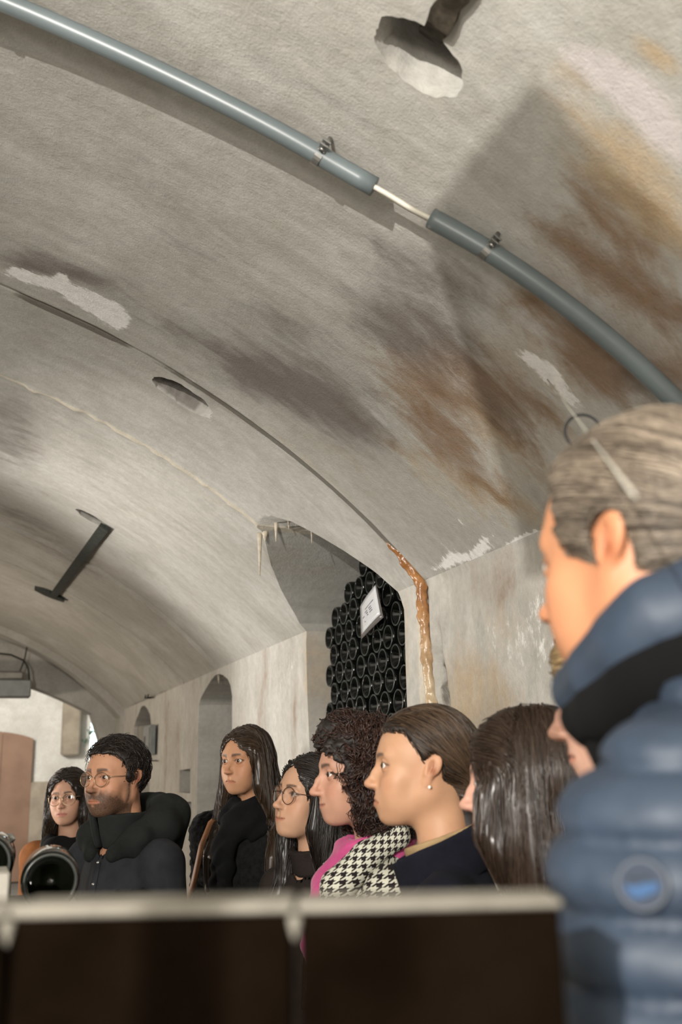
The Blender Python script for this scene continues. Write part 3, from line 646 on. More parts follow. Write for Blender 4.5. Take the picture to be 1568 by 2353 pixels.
MB().tube([cp(u)-C0 for u in np.linspace(.10, ug1, 50)], pr*1.04, 20).build('pipe', M_PIPE, cd, True)
for (off, dy) in ((.006, -.006), (-.004, .010)):
    MB().tube([cp(u, off, dy+.002*math.sin(u*40))-C0 for u in np.linspace(ug1-.05, ug0+.05, 14)], .0058, 8).build('cable', M_WHITE_PVC, cd, True)
for xk in (.578, .905, 1.30, -.10, -.55):
    uk = u_at(xk); a = A0+uk/VR
    n_ = np.array([math.cos(a), 0, math.sin(a)]); t_ = np.array([-math.sin(a), 0, math.cos(a)]); y_ = np.array([0, 1., 0]); c = cp(uk)-C0
    m = MB(); V = []; nn = 22
    for k in range(nn):
        an = -.35+k*(2*math.pi-.2)/(nn-1)
        for (rr, w) in ((pr+.0008, -.008), (pr+.0008, .008), (pr+.0032, .008), (pr+.0032, -.008)):
            V.append(c+n_*rr*math.sin(an)-y_*rr*math.cos(an)+t_*w)
    m.add(V, [[k*4+j, k*4+(j+1) % 4, k*4+4+(j+1) % 4, k*4+4+j] for k in range(nn-1) for j in range(4)]+[[3, 2, 1, 0], [nn*4-4, nn*4-3, nn*4-2, nn*4-1]])
    o = m.build('clamp', M_STEEL, cd)
    Rm = np.stack([t_, -y_, n_], 1)
    sm = MB()
    sm.box((-.009, .020, -.004), (.009, .040, .000), .0008, Rm, c); sm.box((-.009, .020, .008), (.009, .040, .012), .0008, Rm, c)
    sm.build('lug', M_STEEL, o)
    b_ = MB(); sc = np.linspace(0, 1, 2)
    b_.tube([c-y_*.031-n_*.012, c-y_*.031-n_*.008, c-y_*.031-n_*.0078, c-y_*.031+n_*.016], [.0055, .0055, .0028, .0028], 8); b_.build('screw', M_STEEL, o, True)
    MB().tube([c+n_*pr, c+n_*.052], .005, 8).build('hanger_rod', M_STEEL, o, True)

# ------------------------------------------------------------------ bottles in the niche
def glass_dark(name, col, rough=.04):
    m = NT(name, rough, .45); m.color(col); return m.m
M_BOTTLE = glass_dark('dark_bottle_glass', (.003, .0035, .003))
def bottle_mesh(name, n=28, knurl=True):
    """champagne bottle lying along +X, base towards -X at x=0"""
    prof = [(.0, .040), (.006, .0385), (.014, .032), (.022, .022), (.029, .010), (.0335, .0035), (.0355, .0012), (.0375, .0), (.0395, .0012), (.0418, .005), (.0435, .012), (.044, .02), (.044, .135), (.0425, .155), (.037, .185), (.027, .215), (.0185, .24), (.0155, .262), (.0145, .285), (.0165, .287), (.0168, .298), (.0145, .302), (.0, .302)]
    m = MB(); m.lathe([(r*1.20, h*1.15) for r, h in prof], n, 0)
    if knurl:      # the ring of small ribs round the punt
        for k in range(n*2):
            a = k*math.pi/n; m.box((-.0010, -.0028, -.0009), (.0004, .0028, .0009), 0, rotx(a), (.0003, .0452*math.cos(a), .0452*math.sin(a)))
    return m
sill_z = 1.2
M_RIBS = NT('rib_highlight', .22, .6); M_RIBS.color((.055, .06, .056)); M_RIBS = M_RIBS.m  # lighter than the bottle glass: highlight on ribs and rim painted in
def ring_mat(o, n=28):
    o.data.materials.append(M_RIBS); k0 = 23*n
    mi = np.zeros(len(o.data.polygons), np.int32); mi[22*n:] = 1; mi[7*n:8*n] = 1; o.data.polygons.foreach_set('material_index', mi); return o
bm0 = bottle_mesh('b'); first = None; nb = 0
rsb = np.random.RandomState(4); stack = []
XF = XW+.075
for k in range(15):
    zc = 1.871+.0855*(k-7)
    odd = k % 2 == 0
    for j in range(9):
        yb = (3.468 if odd else 3.535)+.133*j
        if yb > 4.43: continue
        # the top courses step down towards the far side of the niche
        lim = {12: 4.20, 13: 4.02, 14: 3.80}.get(k, 9)
        if yb > lim: continue
        # keep below the arch
        top = np.interp(yb, [3.33, 3.415, 3.513, 3.65, 3.83, 4.19, 4.42, 4.5], [2.1, 2.215, 2.35, 2.485, 2.53, 2.41, 2.28, 2.2])
        if zc+.06 > top: continue
        if first is None: o = first = ring_mat(bm0.build('wine_bottle', M_BOTTLE, None, True))
        else: o = first.copy(); link(o)
        o.location = (XF+rsb.uniform(-.004, .006), yb+rsb.uniform(-.008, .008), zc+rsb.uniform(-.003, .003)); o.rotation_euler = (rsb.uniform(0, 6.28), 0, 0)
        stack.append((k, j, o)); nb += 1
# laminated notice leaning on the stack
M_PAPER = NT('laminated_paper', .18, .55); M_PAPER.color((.62, .63, .66)); M_PAPER.set('Coat Weight', .8); M_PAPER.set('Coat Roughness', .05); M_PAPER.bump(M_PAPER.noise(9, 2), .25, .01); M_PAPER = M_PAPER.m
M_POUCH = NT('plastic_pouch', .12, .5); M_POUCH.color((.16, .145, .14)); M_POUCH.set('Alpha', .75); M_POUCH = M_POUCH.m
M_INK = plain('grey_ink', (.10, .10, .12), .6)
ORD = ['first', 'second', 'third', 'fourth', 'fifth', 'sixth', 'seventh', 'eighth', 'ninth', 'tenth', 'eleventh', 'twelfth', 'thirteenth', 'fourteenth', 'fifteenth']
for ri, kk in enumerate(sorted({k for k, j, o in stack}, reverse=True)):
    row = sorted([(j, o) for k, j, o in stack if k == kk], key=lambda q: -q[0])
    for ci, (j, o) in enumerate(row):
        tag(o, 'dark wine bottle, %s from the left in the %s row down of the niche stack' % (ORD[ci], ORD[ri]), 'bottle', 'dark wine bottles stacked in the arched niche')
nt = empty('laminated_notice', (1.455, 3.74, 2.16)); tag(nt, 'white laminated paper notice tilted against the dark bottle bases', 'sign')
pc = [(3.842, 2.192), (3.654, 2.247), (3.624, 2.127), (3.833, 2.073)]; qc = [(3.856, 2.190), (3.649, 2.252), (3.597, 2.110), (3.849, 2.054)]
def bil(c, u, v): return tuple((c[0][i]*(1-u)+c[1][i]*u)*(1-v)+(c[3][i]*(1-u)+c[2][i]*u)*v for i in (0, 1))
def sheet(c, x0, th, bow, n=8):
    V = []
    for k in (0, 1):
        for i in range(n+1):
            for j in range(n+1):
                u, v = i/n, j/n; y, z = bil(c, u, v); V.append((x0+k*th-bow*math.sin(math.pi*u)*(1-v*.4)-.006*u*(1-v)-1.455, y-3.74, z-2.16))
    N = (n+1)**2; F = []
    for k in (0, 1):
        for i in range(n):
            for j in range(n): F.append([k*N+i*(n+1)+j, k*N+(i+1)*(n+1)+j, k*N+(i+1)*(n+1)+j+1, k*N+i*(n+1)+j+1])
    ed = [i*(n+1) for i in range(n)]+[n*(n+1)+j for j in range(n)]+[(n-i)*(n+1)+n for i in range(n)]+[n-j for j in range(n)]
    for a in range(len(ed)): F.append([ed[a], ed[(a+1) % len(ed)], N+ed[(a+1) % len(ed)], N+ed[a]])
    return MB().add(V, F)
sheet(qc, 1.458, .0008, .004).build('pouch', M_POUCH, nt, True); pp = sheet(pc, 1.4555, .0008, .004).build('paper', M_PAPER, nt, True)
ink = MB()
for (v0, segs) in ((.34, ((.33, .80),)), (.44, ((.30, .44), (.52, .66))), (.52, ((.14, .24), (.36, .46), (.55, .68))), (.60, ((.40, .47), (.55, .70))), (.72, ((.24, .28),))):
    for (ua, ub) in segs:
        V = []
        for (u, v) in ((ua, v0), (ub, v0), (ub, v0+.028), (ua, v0+.028)):
            y, z = bil(pc, u, v); V.append((1.4555-.0012-.004*math.sin(math.pi*u)*(1-v*.4)-.006*u*(1-v)-1.455, y-3.74, z-2.16))
        ink.add(V, [[0, 1, 2, 3]])
o = ink.build('printed_lines', M_INK, pp); o['kind'] = 'stuff'

# dark rusty bar from the large hole, running back along the vault
rb = empty('rusty_bar', vp(.66, 1.1)); tag(rb, 'dark rusty flat bar coming out of the large ragged hole in the vault', 'bar')
V = []; M_RUSTY = plain('rusty_dark_iron', (.050, .042, .032), .9, .1, nscale=40, namp=.5, bump=.8, bs=90)
bn = 16
for k in range(bn+1):
    t = k/bn; yv = 1.375-.42*t; off = .010-.05*max(0, 1-t*6); hw_ = .022+.003*math.sin(k*2.1)
    for (du, dr) in ((-hw_, 0), (hw_, 0), (hw_, .022), (-hw_, .022)):
        a = math.acos((.660-VX)/VR)+(du+.002*math.sin(k*1.7))/VR; V.append(np.array([VX+(VR-off-.004+dr)*math.cos(a), yv, VZ+(VR-off-.004+dr)*math.sin(a)])-np.array(rb.location))
MB().add(V, [[k*4+j, k*4+(j+1) % 4, k*4+4+(j+1) % 4, k*4+4+j] for k in range(bn) for j in range(4)]+[[3, 2, 1, 0], [bn*4, bn*4+1, bn*4+2, bn*4+3]]).build('rail', M_RUSTY, rb)

# unseen board added on a post, its outline shaped to shade the vault
hb = empty('shade_board', (-.6, -.2, 2.2)); tag(hb, 'added dark board on a steel post, unseen left of the camera, shading the vault', 'sign')
MB().prism([(-.234, 2.457), (-.05, 2.457), (-.07, 2.22), (-.47, 2.22), (-.449, 2.257)], -.006, .006, 'yz').build('board', M_IRON, hb).location = (0, .2, -2.2)
MB().tube([(0, -.02, .03), (0, -.02, -2.19)], .012, 8).build('post', M_STEEL, hb, True)
MB().lathe([(0, -2.2), (.16, -2.2), (.16, -2.19), (.02, -2.17), (0, -2.17)], 20, 2, at=(0, -.02, 0)).build('foot', M_IRON, hb)

# ------------------------------------------------------------------ foreground: low wall, plinth and bottles
M_LEDGE = plain('pale_stone', (.165, .153, .13), .9, .1, nscale=30, namp=.15, bump=.6, bs=90); M_DARKW = plain('dark_brown_panel', (.0042, .0026, .0016), .95, .0, nscale=12, namp=.4)
lw = empty('low_wall', (.185, .52, 0), math.radians(-19.4)); tag(lw, 'low wall of dark panels with a pale stone coping, closest to the camera', 'wall')
ed = [-.46, -.318, -.172, -.026, .112]
for i in range(4):
    auto_smooth(MB().box((ed[i]+.0008, -.010+.001*(i % 2), 1.4775), (ed[i+1]-.0008, .034, 1.4830-.0008*(i % 2)), .0015).build('coping_stone', M_LEDGE, lw))
    auto_smooth(MB().box((ed[i]+.002, -.008, 0), (ed[i+1]-.002, .028, 1.4775), .002).build('panel', M_DARKW, lw))
for xj in (-.172, -.026):
    m = MB(); m.lathe([(0, -.010), (.0015, -.007), (.003, -.002), (.0035, .002), (0, .003)], 10, 2, at=(xj, -.009, 1.474)); m.build('mortar_drip', M_LEDGE, lw, True)
M_BLOCK = plain('concrete_block', (.30, .285, .25), .9, .1, nscale=18, namp=.15, bump=.5, bs=70)
plh = empty('plinth', (.03, 2.0, 0), math.radians(-3)); tag(plh, 'concrete plinth carrying two dark bottles behind the low wall', 'plinth')
auto_smooth(MB().box((-.45, -.20, 0), (.165, .30, 1.303), .01).build('base', M_BLOCK, plh))
cb = empty('concrete_block', (-.05, 1.80, 1.303)); tag(cb, 'pale concrete block with a dark crack, standing left of the large bottle', 'block')
auto_smooth(MB().box((-.16, -.05, .0), (.110, .05, .094), .004).build('block', M_BLOCK, cb)); MB().tube([(.040, -.0505, .072), (.041, -.0515, .055), (.043, -.0515, .02), (.042, -.0515, .002)], [.0012, .0022, .0024, .0015], 6).build('crack', M_DARKW, cb, True)
gb = empty('grey_box', (-.07, 2.25, 1.303)); tag(gb, 'dull grey box at the left edge behind the two bottles', 'box')
auto_smooth(MB().box((-.14, -.05, 0), (.148, .05, .118), .006).build('box_body', M_GREY, gb)); auto_smooth(MB().box((-.143, -.053, .110), (.151, .053, .122), .004).build('lid', M_GREY, gb))
M_BIG = glass_dark('green_black_glass', (.0022, .003, .0014))
for (loc, lab) in (((.138, 1.985, 1.3565), 'large dark green bottle with ribbed base ring, facing the camera behind the low wall'), ((.022, 2.05, 1.3565+.030), 'dark bottle behind the pale concrete block at the left edge')):
    o = ring_mat(bottle_mesh('b', 40).build('wine_bottle', M_BIG, None, True), 40); o.location = loc; o.rotation_euler = (.3, 0, math.radians(86.6)); tag(o, lab, 'bottle')
# cord and cable loop in front of the near visitor
cr = MB().tube([(1.185+(.363-1.185)*t, 1.872+(.486-1.872)*t, 2.41+(1.704-2.41)*t) for t in np.linspace(0, 1, 9)], .0011, 8).build('thin_cord', plain('pale_cord', (.36, .345, .30), .5, .3), None, True); tag(cr, 'thin pale cord stretched from the vault past the grey-haired visitor', 'cord')
lp = []
for k in range(26):
    a = math.radians(-60+300*k/25); lp.append((.782+.026*math.cos(a)*.94, 1.152-.026*math.cos(a)*.33, 2.005+.026*math.sin(a)))
tag(MB().tube(lp, .0021, 8).build('cable_loop', M_BLACK, None, True), 'black cable loop hanging on the thin cord above the grey hair', 'cable')
# ------------------------------------------------------------------ people: heads, hair, clothes
EYE = (.0315, .0790, .0); ER = .0124
def mirror(P):
    Q = P.copy(); Q[..., 0] = np.abs(Q[..., 0]); return Q
def head_sdf(P, h):
    """head in its own frame: face towards +Y, eyes at z=0, chin near z=-.113, crown near z=.117"""
    Q = mirror(P); jw = h.get('jaw', 1.0); fw_ = h.get('wide', 1.0); nl = h.get('nose', 1.0); nd = h.get('nose_drop', 0.0); ch = h.get('chin', 0.0)
    d = ell(P, (0, -.014, .030), (.0745*fw_, .0965, .086))
    d = smin(d, ell(P, (0, .030, .030), (.061*fw_, .062, .058)), .03)
    d = smin(d, ell(P, (0, .028, -.030), (.057*fw_, .060, .080)), .035)
    d = smin(d, ell(P, (0, .052, -.055), (.041*fw_, .043, .050)), .025)
    d = smin(d, caps(Q, (.046*jw, -.004, -.050), (.020*jw, .054, -.092), .017, .017), .034)
    d = smin(d, caps(Q, (.051*jw, -.008, -.015), (.047*jw, -.005, -.052), .016, .016), .025)
    d = smin(d, ell(P, (0, .074+ch, -.098), (.021, .017, .017)), .024)
    d = smin(d, ell(Q, (.040*fw_, .060, -.030), (.021, .020, .020)), .024)       # cheekbones
    d = smin(d, ell(Q, (.031, .062, -.058), (.020, .022, .026)), .025)           # cheeks
    d = smin(d, caps(Q, (.010, .0845, .0185), (.038, .0745, .0195), .0080, .008), .020)  # brow
    d = smax(d, -ell(Q, (.0325, .097, -.001), (.0185, .0165, .0135)), .016)      # sockets
    # lids around the eyeball, opened by a slit
    e = np.array(EYE)
    lid = sph(Q, e, ER+.0017)
    op = h.get('open', 1.0)
    slit = ell(Q, e+np.array([.0005, .0125, .0002]), (.0142, .0150, .0054*op))
    lid = smax(lid, -slit, .0022)
    front = d
    d = smin(front, lid, .0045); d = smax(d, -ell(Q, e+np.array([.0005, .0135, .0002]), (.0136, .0150, .0050*op)), .0015)
    # nose
    br = .0925
    tip = np.array([0, br+.0225*nl, -.0365-nd]); top = np.array([0, br-.004, .008])
    mid = np.array([0, br+.0085*nl+h.get('hump', 0.0), -.014])
    n = smin(caps(P, top, mid, .0062, .0068), caps(P, mid, tip, .0066, .0075), .008)
    n = smin(n, caps(P, (0, br-.006, -.010), (0, br+.004*nl, -.036-nd), .0085, .0095), .006)
    n = smin(n, ell(P, tip+np.array([0, -.001, .0005]), (.0095, .0090, .0082)), .006)
    n = smin(n, ell(Q, tip+np.array([.0095, -.0110*nl, -.0030]), (.0066, .0112*nl, .0066)), .007)
    n = smin(n, caps(P, tip+np.array([0, -.006, -.006]), (0, .094, -.0515), .0045, .004), .006)
    d = smin(d, n, .011)
    d = smax(d, -ell(Q, tip+np.array([.0062, -.0085, -.0115]), (.0028, .0050, .0034)), .003)
    # mouth
    mz = -.0705; ms = h.get('smile', 0.0); lt = h.get('lips', 1.0); mf = h.get('mouth_fwd', 0.0)
    d = smin(d, ell(P, (0, .083+mf, mz), (.025, .0155, .019)), .016)
    up = [(0, .0972+mf, mz+.0035), (.010, .0955+mf, mz+.0042), (.0250, .0845+mf*.6, mz+.0005+ms)]
    lo = [(0, .0962+mf, mz-.0055*lt), (.010, .0945+mf, mz-.0050*lt), (.0235, .0840+mf*.6, mz-.0005+ms)]
    d = smin(d, chain(Q, up, [.0042*lt, .0042*lt, .0022]), .005); d = smin(d, chain(Q, lo, [.0054*lt, .0050*lt, .0022]), .005)
    cut_ = chain(Q, [(0, .1025+mf, mz-.0002), (.011, .0998+mf, mz+.0003), (.0265, .0875+mf*.6, mz+ms)], [.0014, .0013, .0014])
    d = smax(d, -cut_, .0022)
    d = smax(d, -caps(P, (0, .106, -.0555), (0, .1055+mf, mz+.009), .0065), .004)  # philtrum
    # ears
    t = P.copy(); t[..., 0] = np.abs(t[..., 0])-.0745*fw_; t[..., 1] += .010; t[..., 2] += .008
    ca, sa = math.cos(.38), math.sin(.38); t = np.stack([ca*t[..., 0]+sa*t[..., 1], -sa*t[..., 0]+ca*t[..., 1], t[..., 2]], -1).astype(np.float32)
    t = np.stack([t[..., 0], t[..., 1]+.22*t[..., 2]-.004, t[..., 2]], -1)
    es = h.get('ear', 1.0)
    ear = smin(ell(t, (0, -.005, .010), (.0072, .0175*es, .0230*es)), ell(t, (-.001, .003, -.016*es), (.0062, .0105*es, .0165*es)), .008)
    ear = smax(ear, -ell(t, (.0088, -.003, .006), (.0095, .0110*es, .0160*es)), .003)
    ear = smin(ear, caps(t, (.002, .0065, .004), (.0035, .006, -.008), .0042, .004), .004)
    ear = smin(ear, chain(t, [(.003, -.008, .018*es), (.0042, -.009, .004), (.003, -.004, -.009)], [.0028, .0032, .0028]), .003)
    d = smin(d, ear, .005)
    return d
def skin_colors(L, N, h, rs):
    """vertex colours of the skin in the head frame"""
    base = np.array(h.get('skin', (.60, .36, .245)))*np.array([.74, .70, .66]); C = np.tile(base, (len(L), 1)); Q = np.abs(L[:, 0])
    def g(c, r): return np.exp(-(((Q-c[0])/r[0])**2+((L[:, 1]-c[1])/r[1])**2+((L[:, 2]-c[2])/r[2])**2))
    def mx(w, col): nonlocal C; w = np.clip(w, 0, 1)[:, None]; C = C*(1-w)+np.array(col)*w
    nl = h.get('nose', 1.0)
    mx(.40*g((.040, .075, -.036), (.022, .03, .022))+.35*g((0, .115, -.042), (.014, .02, .014))+.25*g((.078, -.01, -.01), (.02, .03, .04)), base*np.array([1.02, .74, .68]))
    mx(.30*g((.032, .08, -.012), (.016, .02, .008)), base*np.array([.72, .62, .62]))                   # under the eyes
    mx(.25*g((.031, .085, .008), (.018, .02, .006)), base*np.array([.7, .58, .52]))
    mz = -.0705; mf = h.get('mouth_fwd', 0.0); lt = h.get('lips', 1.0); ms = h.get('smile', 0.0)
    zz = L[:, 2]-mz-ms*np.clip(Q/.0225, 0, 1)**2; w = 1-np.clip(Q/.0255, 0, 1)**2
    lip = np.clip(1.5-np.abs(zz+.0012)/(.0088*lt*np.sqrt(w)+1e-4)*1.35, 0, 1)*(L[:, 1] > .075)*(Q < .0255)
    mx(lip*h.get('lip_w', .75), h.get('lipcol', base*np.array([.80, .48, .46])))
    mx(np.exp(-(zz/.0013)**2)*(Q < .0255)*(L[:, 1] > .08)*.75, base*.22)
    bz = .0188+.0040*np.sin(np.clip((Q-.010)/.036, 0, 1)*2.4)+h.get('brow_z', 0.0); bt = 1.15*h.get('brow', 1.0)
    bw = np.clip(1.6-np.abs(L[:, 2]-bz)/(.0042*bt*(1-.55*np.clip((Q-.012)/.036, 0, 1)))*1.1, 0, 1)*np.clip((Q-.0095)/.003, 0, 1)*np.clip((.047-Q)/.006, 0, 1)*(L[:, 1] > .04)
    mx(bw*(.85+.15*rs.rand(len(L)))*h.get('brow_w', .88), h.get('browcol', (.035, .022, .016)))
    e = L-np.array([0, 0, 0]); ex, ez, ey = Q-EYE[0], L[:, 2]-EYE[2], L[:, 1]-EYE[1]
    op = h.get('open', 1.0)
    q = np.sqrt((ex/.0150)**2+(ez/(.0061*op))**2)
    lash = np.exp(-((q-1.03)/.21)**2)*(L[:, 1] > .07)*np.where(ez > 0, 1.0, .40)
    mx(lash*h.get('lash', .9), (.02, .013, .010))
    mx(np.clip(1-q, 0, 1)*2*(L[:, 1] > .068), base*np.array([.8, .45, .4]))
    if h.get('beard', 0):
        jawl = np.clip((-.040-L[:, 2]-.35*np.clip(.06-L[:, 1], -.05, .1)+.006*vnoise(L[:, 0]*120, L[:, 1]*120, L[:, 2]*120, 4))/.026, 0, 1)
        side = np.clip((.035-np.abs(L[:, 1]-.0))/.02, 0, 1)*np.clip((Q-.05)/.008, 0, 1)*np.clip((.0-L[:, 2])/.02, 0, 1)*np.clip((L[:, 1]-.004)/.01, 0, 1)
        mus = np.exp(-((L[:, 2]+.058)/.006)**2)*(L[:, 1] > .07)*np.clip((.030-Q)/.006, 0, 1)
        bare = np.clip(lip*1.1-.1, 0, 1); neck = np.clip((L[:, 2]+.135)/.012, 0, 1)
        wv = np.clip(np.maximum(np.maximum(jawl*.95, mus), side), 0, 1)*(1-bare)*neck*(L[:, 1] > -.012)
        wv *= 1-.75*np.exp(-((Q-.0)/.006)**2-((L[:, 2]+.084)/.004)**2)
        mx(wv*h['beard']*(.8+.2*rs.rand(len(L))), (.040, .024, .016))
    mx(.3*g((.0062, .108, -.0505-h.get('nose_drop', 0)), (.004, .008, .003)), base*.25)
    mx(np.clip(1.1*g((.0785, -.012, -.006), (.0065, .008, .013)), 0, .75), base*np.array([.50, .28, .22]))
    C *= (1+.05*fbm(L[:, 0]*60, L[:, 1]*60, L[:, 2]*60, 3, 3))[:, None]
    return np.clip(C, .002, 1)
def skin_mat():
    m = NT('skin', .52, .32); m.color(m.attr('Col', 'Color')); m.set('Subsurface Weight', .12); m.set('Subsurface Radius', (.010, .004, .002)); m.set('Subsurface Scale', .6)
    m.bump(m.noise(420, 3, .6), .18, .0008); return m.m
M_SKIN = skin_mat()
def hair_mat(name, c0, c1, rough=.38, spec=.45, tip=None):
    m = NT(name, rough, spec)
    f = m.attr('Col', 'Fac'); c = m.mix(f, c0, c1)
    m.color(c); m.set('Anisotropic', .5); return m.m
M_EYE = NT('eye', .08, .6); M_EYE.color(M_EYE.attr('Col', 'Color')); M_EYE = M_EYE.m
def lens_mat():
    m = NT('lens_glass', .02, .5); m.set('Transmission Weight', 1.0); m.set('IOR', 1.08); m.color((1, 1, 1)); m.set('Alpha', .35); m.set('Coat Weight', .5); return m.m
M_LENS = lens_mat()

class Fig:
    """one person: an empty at the feet; every mesh is stored relative to it"""
    def __init__(s, hx, hy, hz, face, pitch=0., roll=0., body=None, scale=1.0, lean=(0, 0), height=None, seed=1, label='', **h):
        s.h = h; s.rs = np.random.RandomState(seed); s.sc = scale; s.seed = seed
        s.HC = np.array([hx, hy, hz]); s.HR = rotz(math.radians(face))@rotx(math.radians(pitch))@roty(math.radians(roll))
        s.by = math.radians(face if body is None else body); s.BR = rotz(s.by)
        nb = s.HC+s.HR@np.array([0, -.022, -.09])*scale+s.BR@np.array([lean[0], -.020+lean[1], -.085])*scale   # base of the neck
        s.nb = nb; s.root = empty('person', (nb[0], nb[1], 0)); s.R0 = np.array([nb[0], nb[1], 0])
        tag(s.root, label, 'person'); s.zn = nb[2]
    def toH(s, P): return ((P-(s.HC-s.R0).astype(np.float32))@s.HR.astype(np.float32)/s.sc).astype(np.float32)
    def toB(s, P): return (P@s.BR.astype(np.float32)).astype(np.float32)
    def fromH(s, L): return (np.asarray(L, float)*s.sc)@s.HR.T+(s.HC-s.R0)
    def fromB(s, L): return np.asarray(L, float)@s.BR.T
    def body_f(s, P):
        L = s.toH(P); d = head_sdf(L, s.h)*s.sc
        nr = s.h.get('neck', .050)*s.sc
        top = (s.fromH([0, -.028, -.055])).astype(np.float32); bot = s.fromB([0, 0, s.zn]).astype(np.float32)
        d = smin(d, caps(P, top, bot, nr, nr*1.12), .03)
        B = s.toB(P)
        for sx in (-1, 1):
            d = smin(d, caps(B, (sx*.02, -.02, s.zn-.015), (sx*.09, -.01, s.zn-.075), .034, .030), .03)
        d = smin(d, ell(B, (0, 0, s.zn-.13), (.15, .085, .11)), .04)
        # throat tendons
        return d
    def make_body(s, h=.0026):
        lo = np.minimum(s.fromH([[x, y, z] for x in (-.1, .1) for y in (-.13, .135) for z in (-.13, .13)]).min(0), s.fromB([[0, 0, s.zn-.16]])[0]-np.array([.0, .0, 0]))
        hi = s.fromH([[x, y, z] for x in (-.1, .1) for y in (-.13, .135) for z in (-.13, .13)]).max(0)
        lo[:2] = np.minimum(lo[:2], -.11); hi[:2] = np.maximum(hi[:2], .11); lo[2] = s.zn-.10
        V, Q = surfnet(s.body_f, lo, hi, h, 4, lip=2.0)
        L = s.toH(V); N, _ = sdgrad(s.body_f, V[:4], .002)
        C = skin_colors(L.astype(float), None, s.h, s.rs)
        s.body = mk('body', V, Q, M_SKIN, s.root, attrs={'Col': C})
        # eyes
        gz = s.h.get('gaze', (0., 0.)); gd = rotz(math.radians(gz[0]))@rotx(math.radians(gz[1]))@np.array([0, 1., 0])
        for sx in (-1, 1):
            c = np.array([sx*EYE[0], EYE[1], EYE[2]]); n = 20; V = []; F = []
            th = np.linspace(0, math.pi, n); ph = np.arange(24)*2*math.pi/24
            a = gd; b = np.cross(a, [0, 0, 1.]); b /= np.linalg.norm(b); e = np.cross(b, a); Cc = []
            for t in th:
                for p in ph:
                    V.append(c+ER*(a*math.cos(t)*(1.0+.06*max(0, math.cos(t)-.9)*10)+math.sin(t)*(b*math.cos(p)+e*math.sin(p))))
                    Cc.append((.006, .005, .005) if t < .20 else tuple(np.array(s.h.get('iris', (.07, .035, .018)))*(.5 if t > .43 else 1)) if t < .50 else (.60, .55, .51))
            F = [[i*24+j, i*24+(j+1) % 24, (i+1)*24+(j+1) % 24, (i+1)*24+j] for i in range(n-1) for j in range(24)]
            mk('eye', s.fromH(V), F, M_EYE, s.root, attrs={'Col': np.array(Cc)})
    # ---------------- hair
    def hair_volume(s, fn, box, h=.004, mat=None, name='hair'):
        s.hair_f = lambda P: fn(s.toH(P), s.toB(P), P)*s.sc
        lo, hi = box
        V, Q = surfnet(s.hair_f, lo, hi, h, 4)
        s.hair = mk(name, V, Q, mat, s.root, attrs={'Col': np.clip(.25+.25*fbm(V[:, 0]*40, V[:, 1]*40, V[:, 2]*6, 3, s.seed), 0, 1)}); s.hv = V
        return s.hair
    def strands(s, roots, field, n, step, mat, r=.0011, off=(.0, .004), wob=.0, curl=0.0, curlr=.008, stop=None, name='hair_strands', sides=3, taper=.35, tone=None, lenvar=.35, tips=.0):
        """comb strands over the hair volume: roots in world-relative coordinates, field(P)->direction"""
        f = s.hair_f; P = np.asarray(roots, np.float32).copy(); m = len(P); rs = s.rs
        o = rs.uniform(off[0], off[1], m).astype(np.float32); path = []; alive = np.ones(m)
        pw = rs.randn(m, 3).astype(np.float32)
        life = (n*(1-lenvar*rs.rand(m)))
        lenw = []
        for k in range(n):
            N, v = sdgrad(f, P, .003)
            P = P-N*np.clip((v-o)[:, None], -.01, .01)
            path.append((P.copy(), N.copy()))
            d = field(P, k)+wob*pw
            d = d-N*(np.sum(d*N, 1)*.85)[:, None]
            l = np.linalg.norm(d, axis=1)+1e-6; d = d/l[:, None]
            go = (k < life)*alive
            Pn = P+d*step*go[:, None]
            if stop is not None: alive = alive*(stop(s.toH(Pn)) > 0); Pn = np.where(alive[:, None] > 0, Pn, P)
            P = Pn.astype(np.float32)
        X = np.stack([p for p, _ in path], 1).astype(float); NN = np.stack([q for _, q in path], 1)
        if curl:
            ph = rs.rand(m)*6.28; T = np.gradient(X, axis=1); T /= np.linalg.norm(T, axis=2)[..., None]+1e-9
            Bn = np.cross(T, NN); k = np.arange(n)[None, :]; am = np.clip(k/4., 0, 1)*curlr*rs.uniform(.5, 1.2, m)[:, None]
            w = curl*rs.uniform(.8, 1.25, m)[:, None]*k+ph[:, None]
            X = X+NN*(np.cos(w)*am*.7+am*.7)[..., None]+Bn*(np.sin(w)*am)[..., None]
        return s.tubes(X, NN, r, mat, name, sides, taper, tone, tips)
    def tubes(s, X, NN, r, mat, name, sides=3, taper=.35, tone=None, tips=.0):
        m, n, _ = X.shape; T = np.gradient(X, axis=1); T /= np.linalg.norm(T, axis=2)[..., None]+1e-9
        Bn = np.cross(T, NN); Bn /= np.linalg.norm(Bn, axis=2)[..., None]+1e-9; U = np.cross(Bn, T)
        rad = r*(1-(1-taper)*np.linspace(0, 1, n)**2)[None, :, None]*s.rs.uniform(.7, 1.3, m)[:, None, None]
        V = np.stack([X+rad*(math.cos(a)*U+math.sin(a)*Bn) for a in np.arange(sides)*2*math.pi/sides+1.57], 2)
        idx = np.arange(m*n*sides).reshape(m, n, sides); nx = np.roll(idx, -1, 2)
        F = np.stack([idx[:, :-1], nx[:, :-1], nx[:, 1:], idx[:, 1:]], -1).reshape(-1, 4)
        tn = s.rs.rand(m) if tone is None else tone
        C = np.repeat(tn[:, None], n, 1); C = np.clip(C*(1-.5*tips)+tips*np.linspace(-.3, 1, n)[None, :]**3, 0, 1); C = np.repeat(C[..., None], sides, 2).ravel()
        o = mk(name, V.reshape(-1, 3), F, mat, s.root, attrs={'Col': C}); o['kind'] = 'stuff'; return o
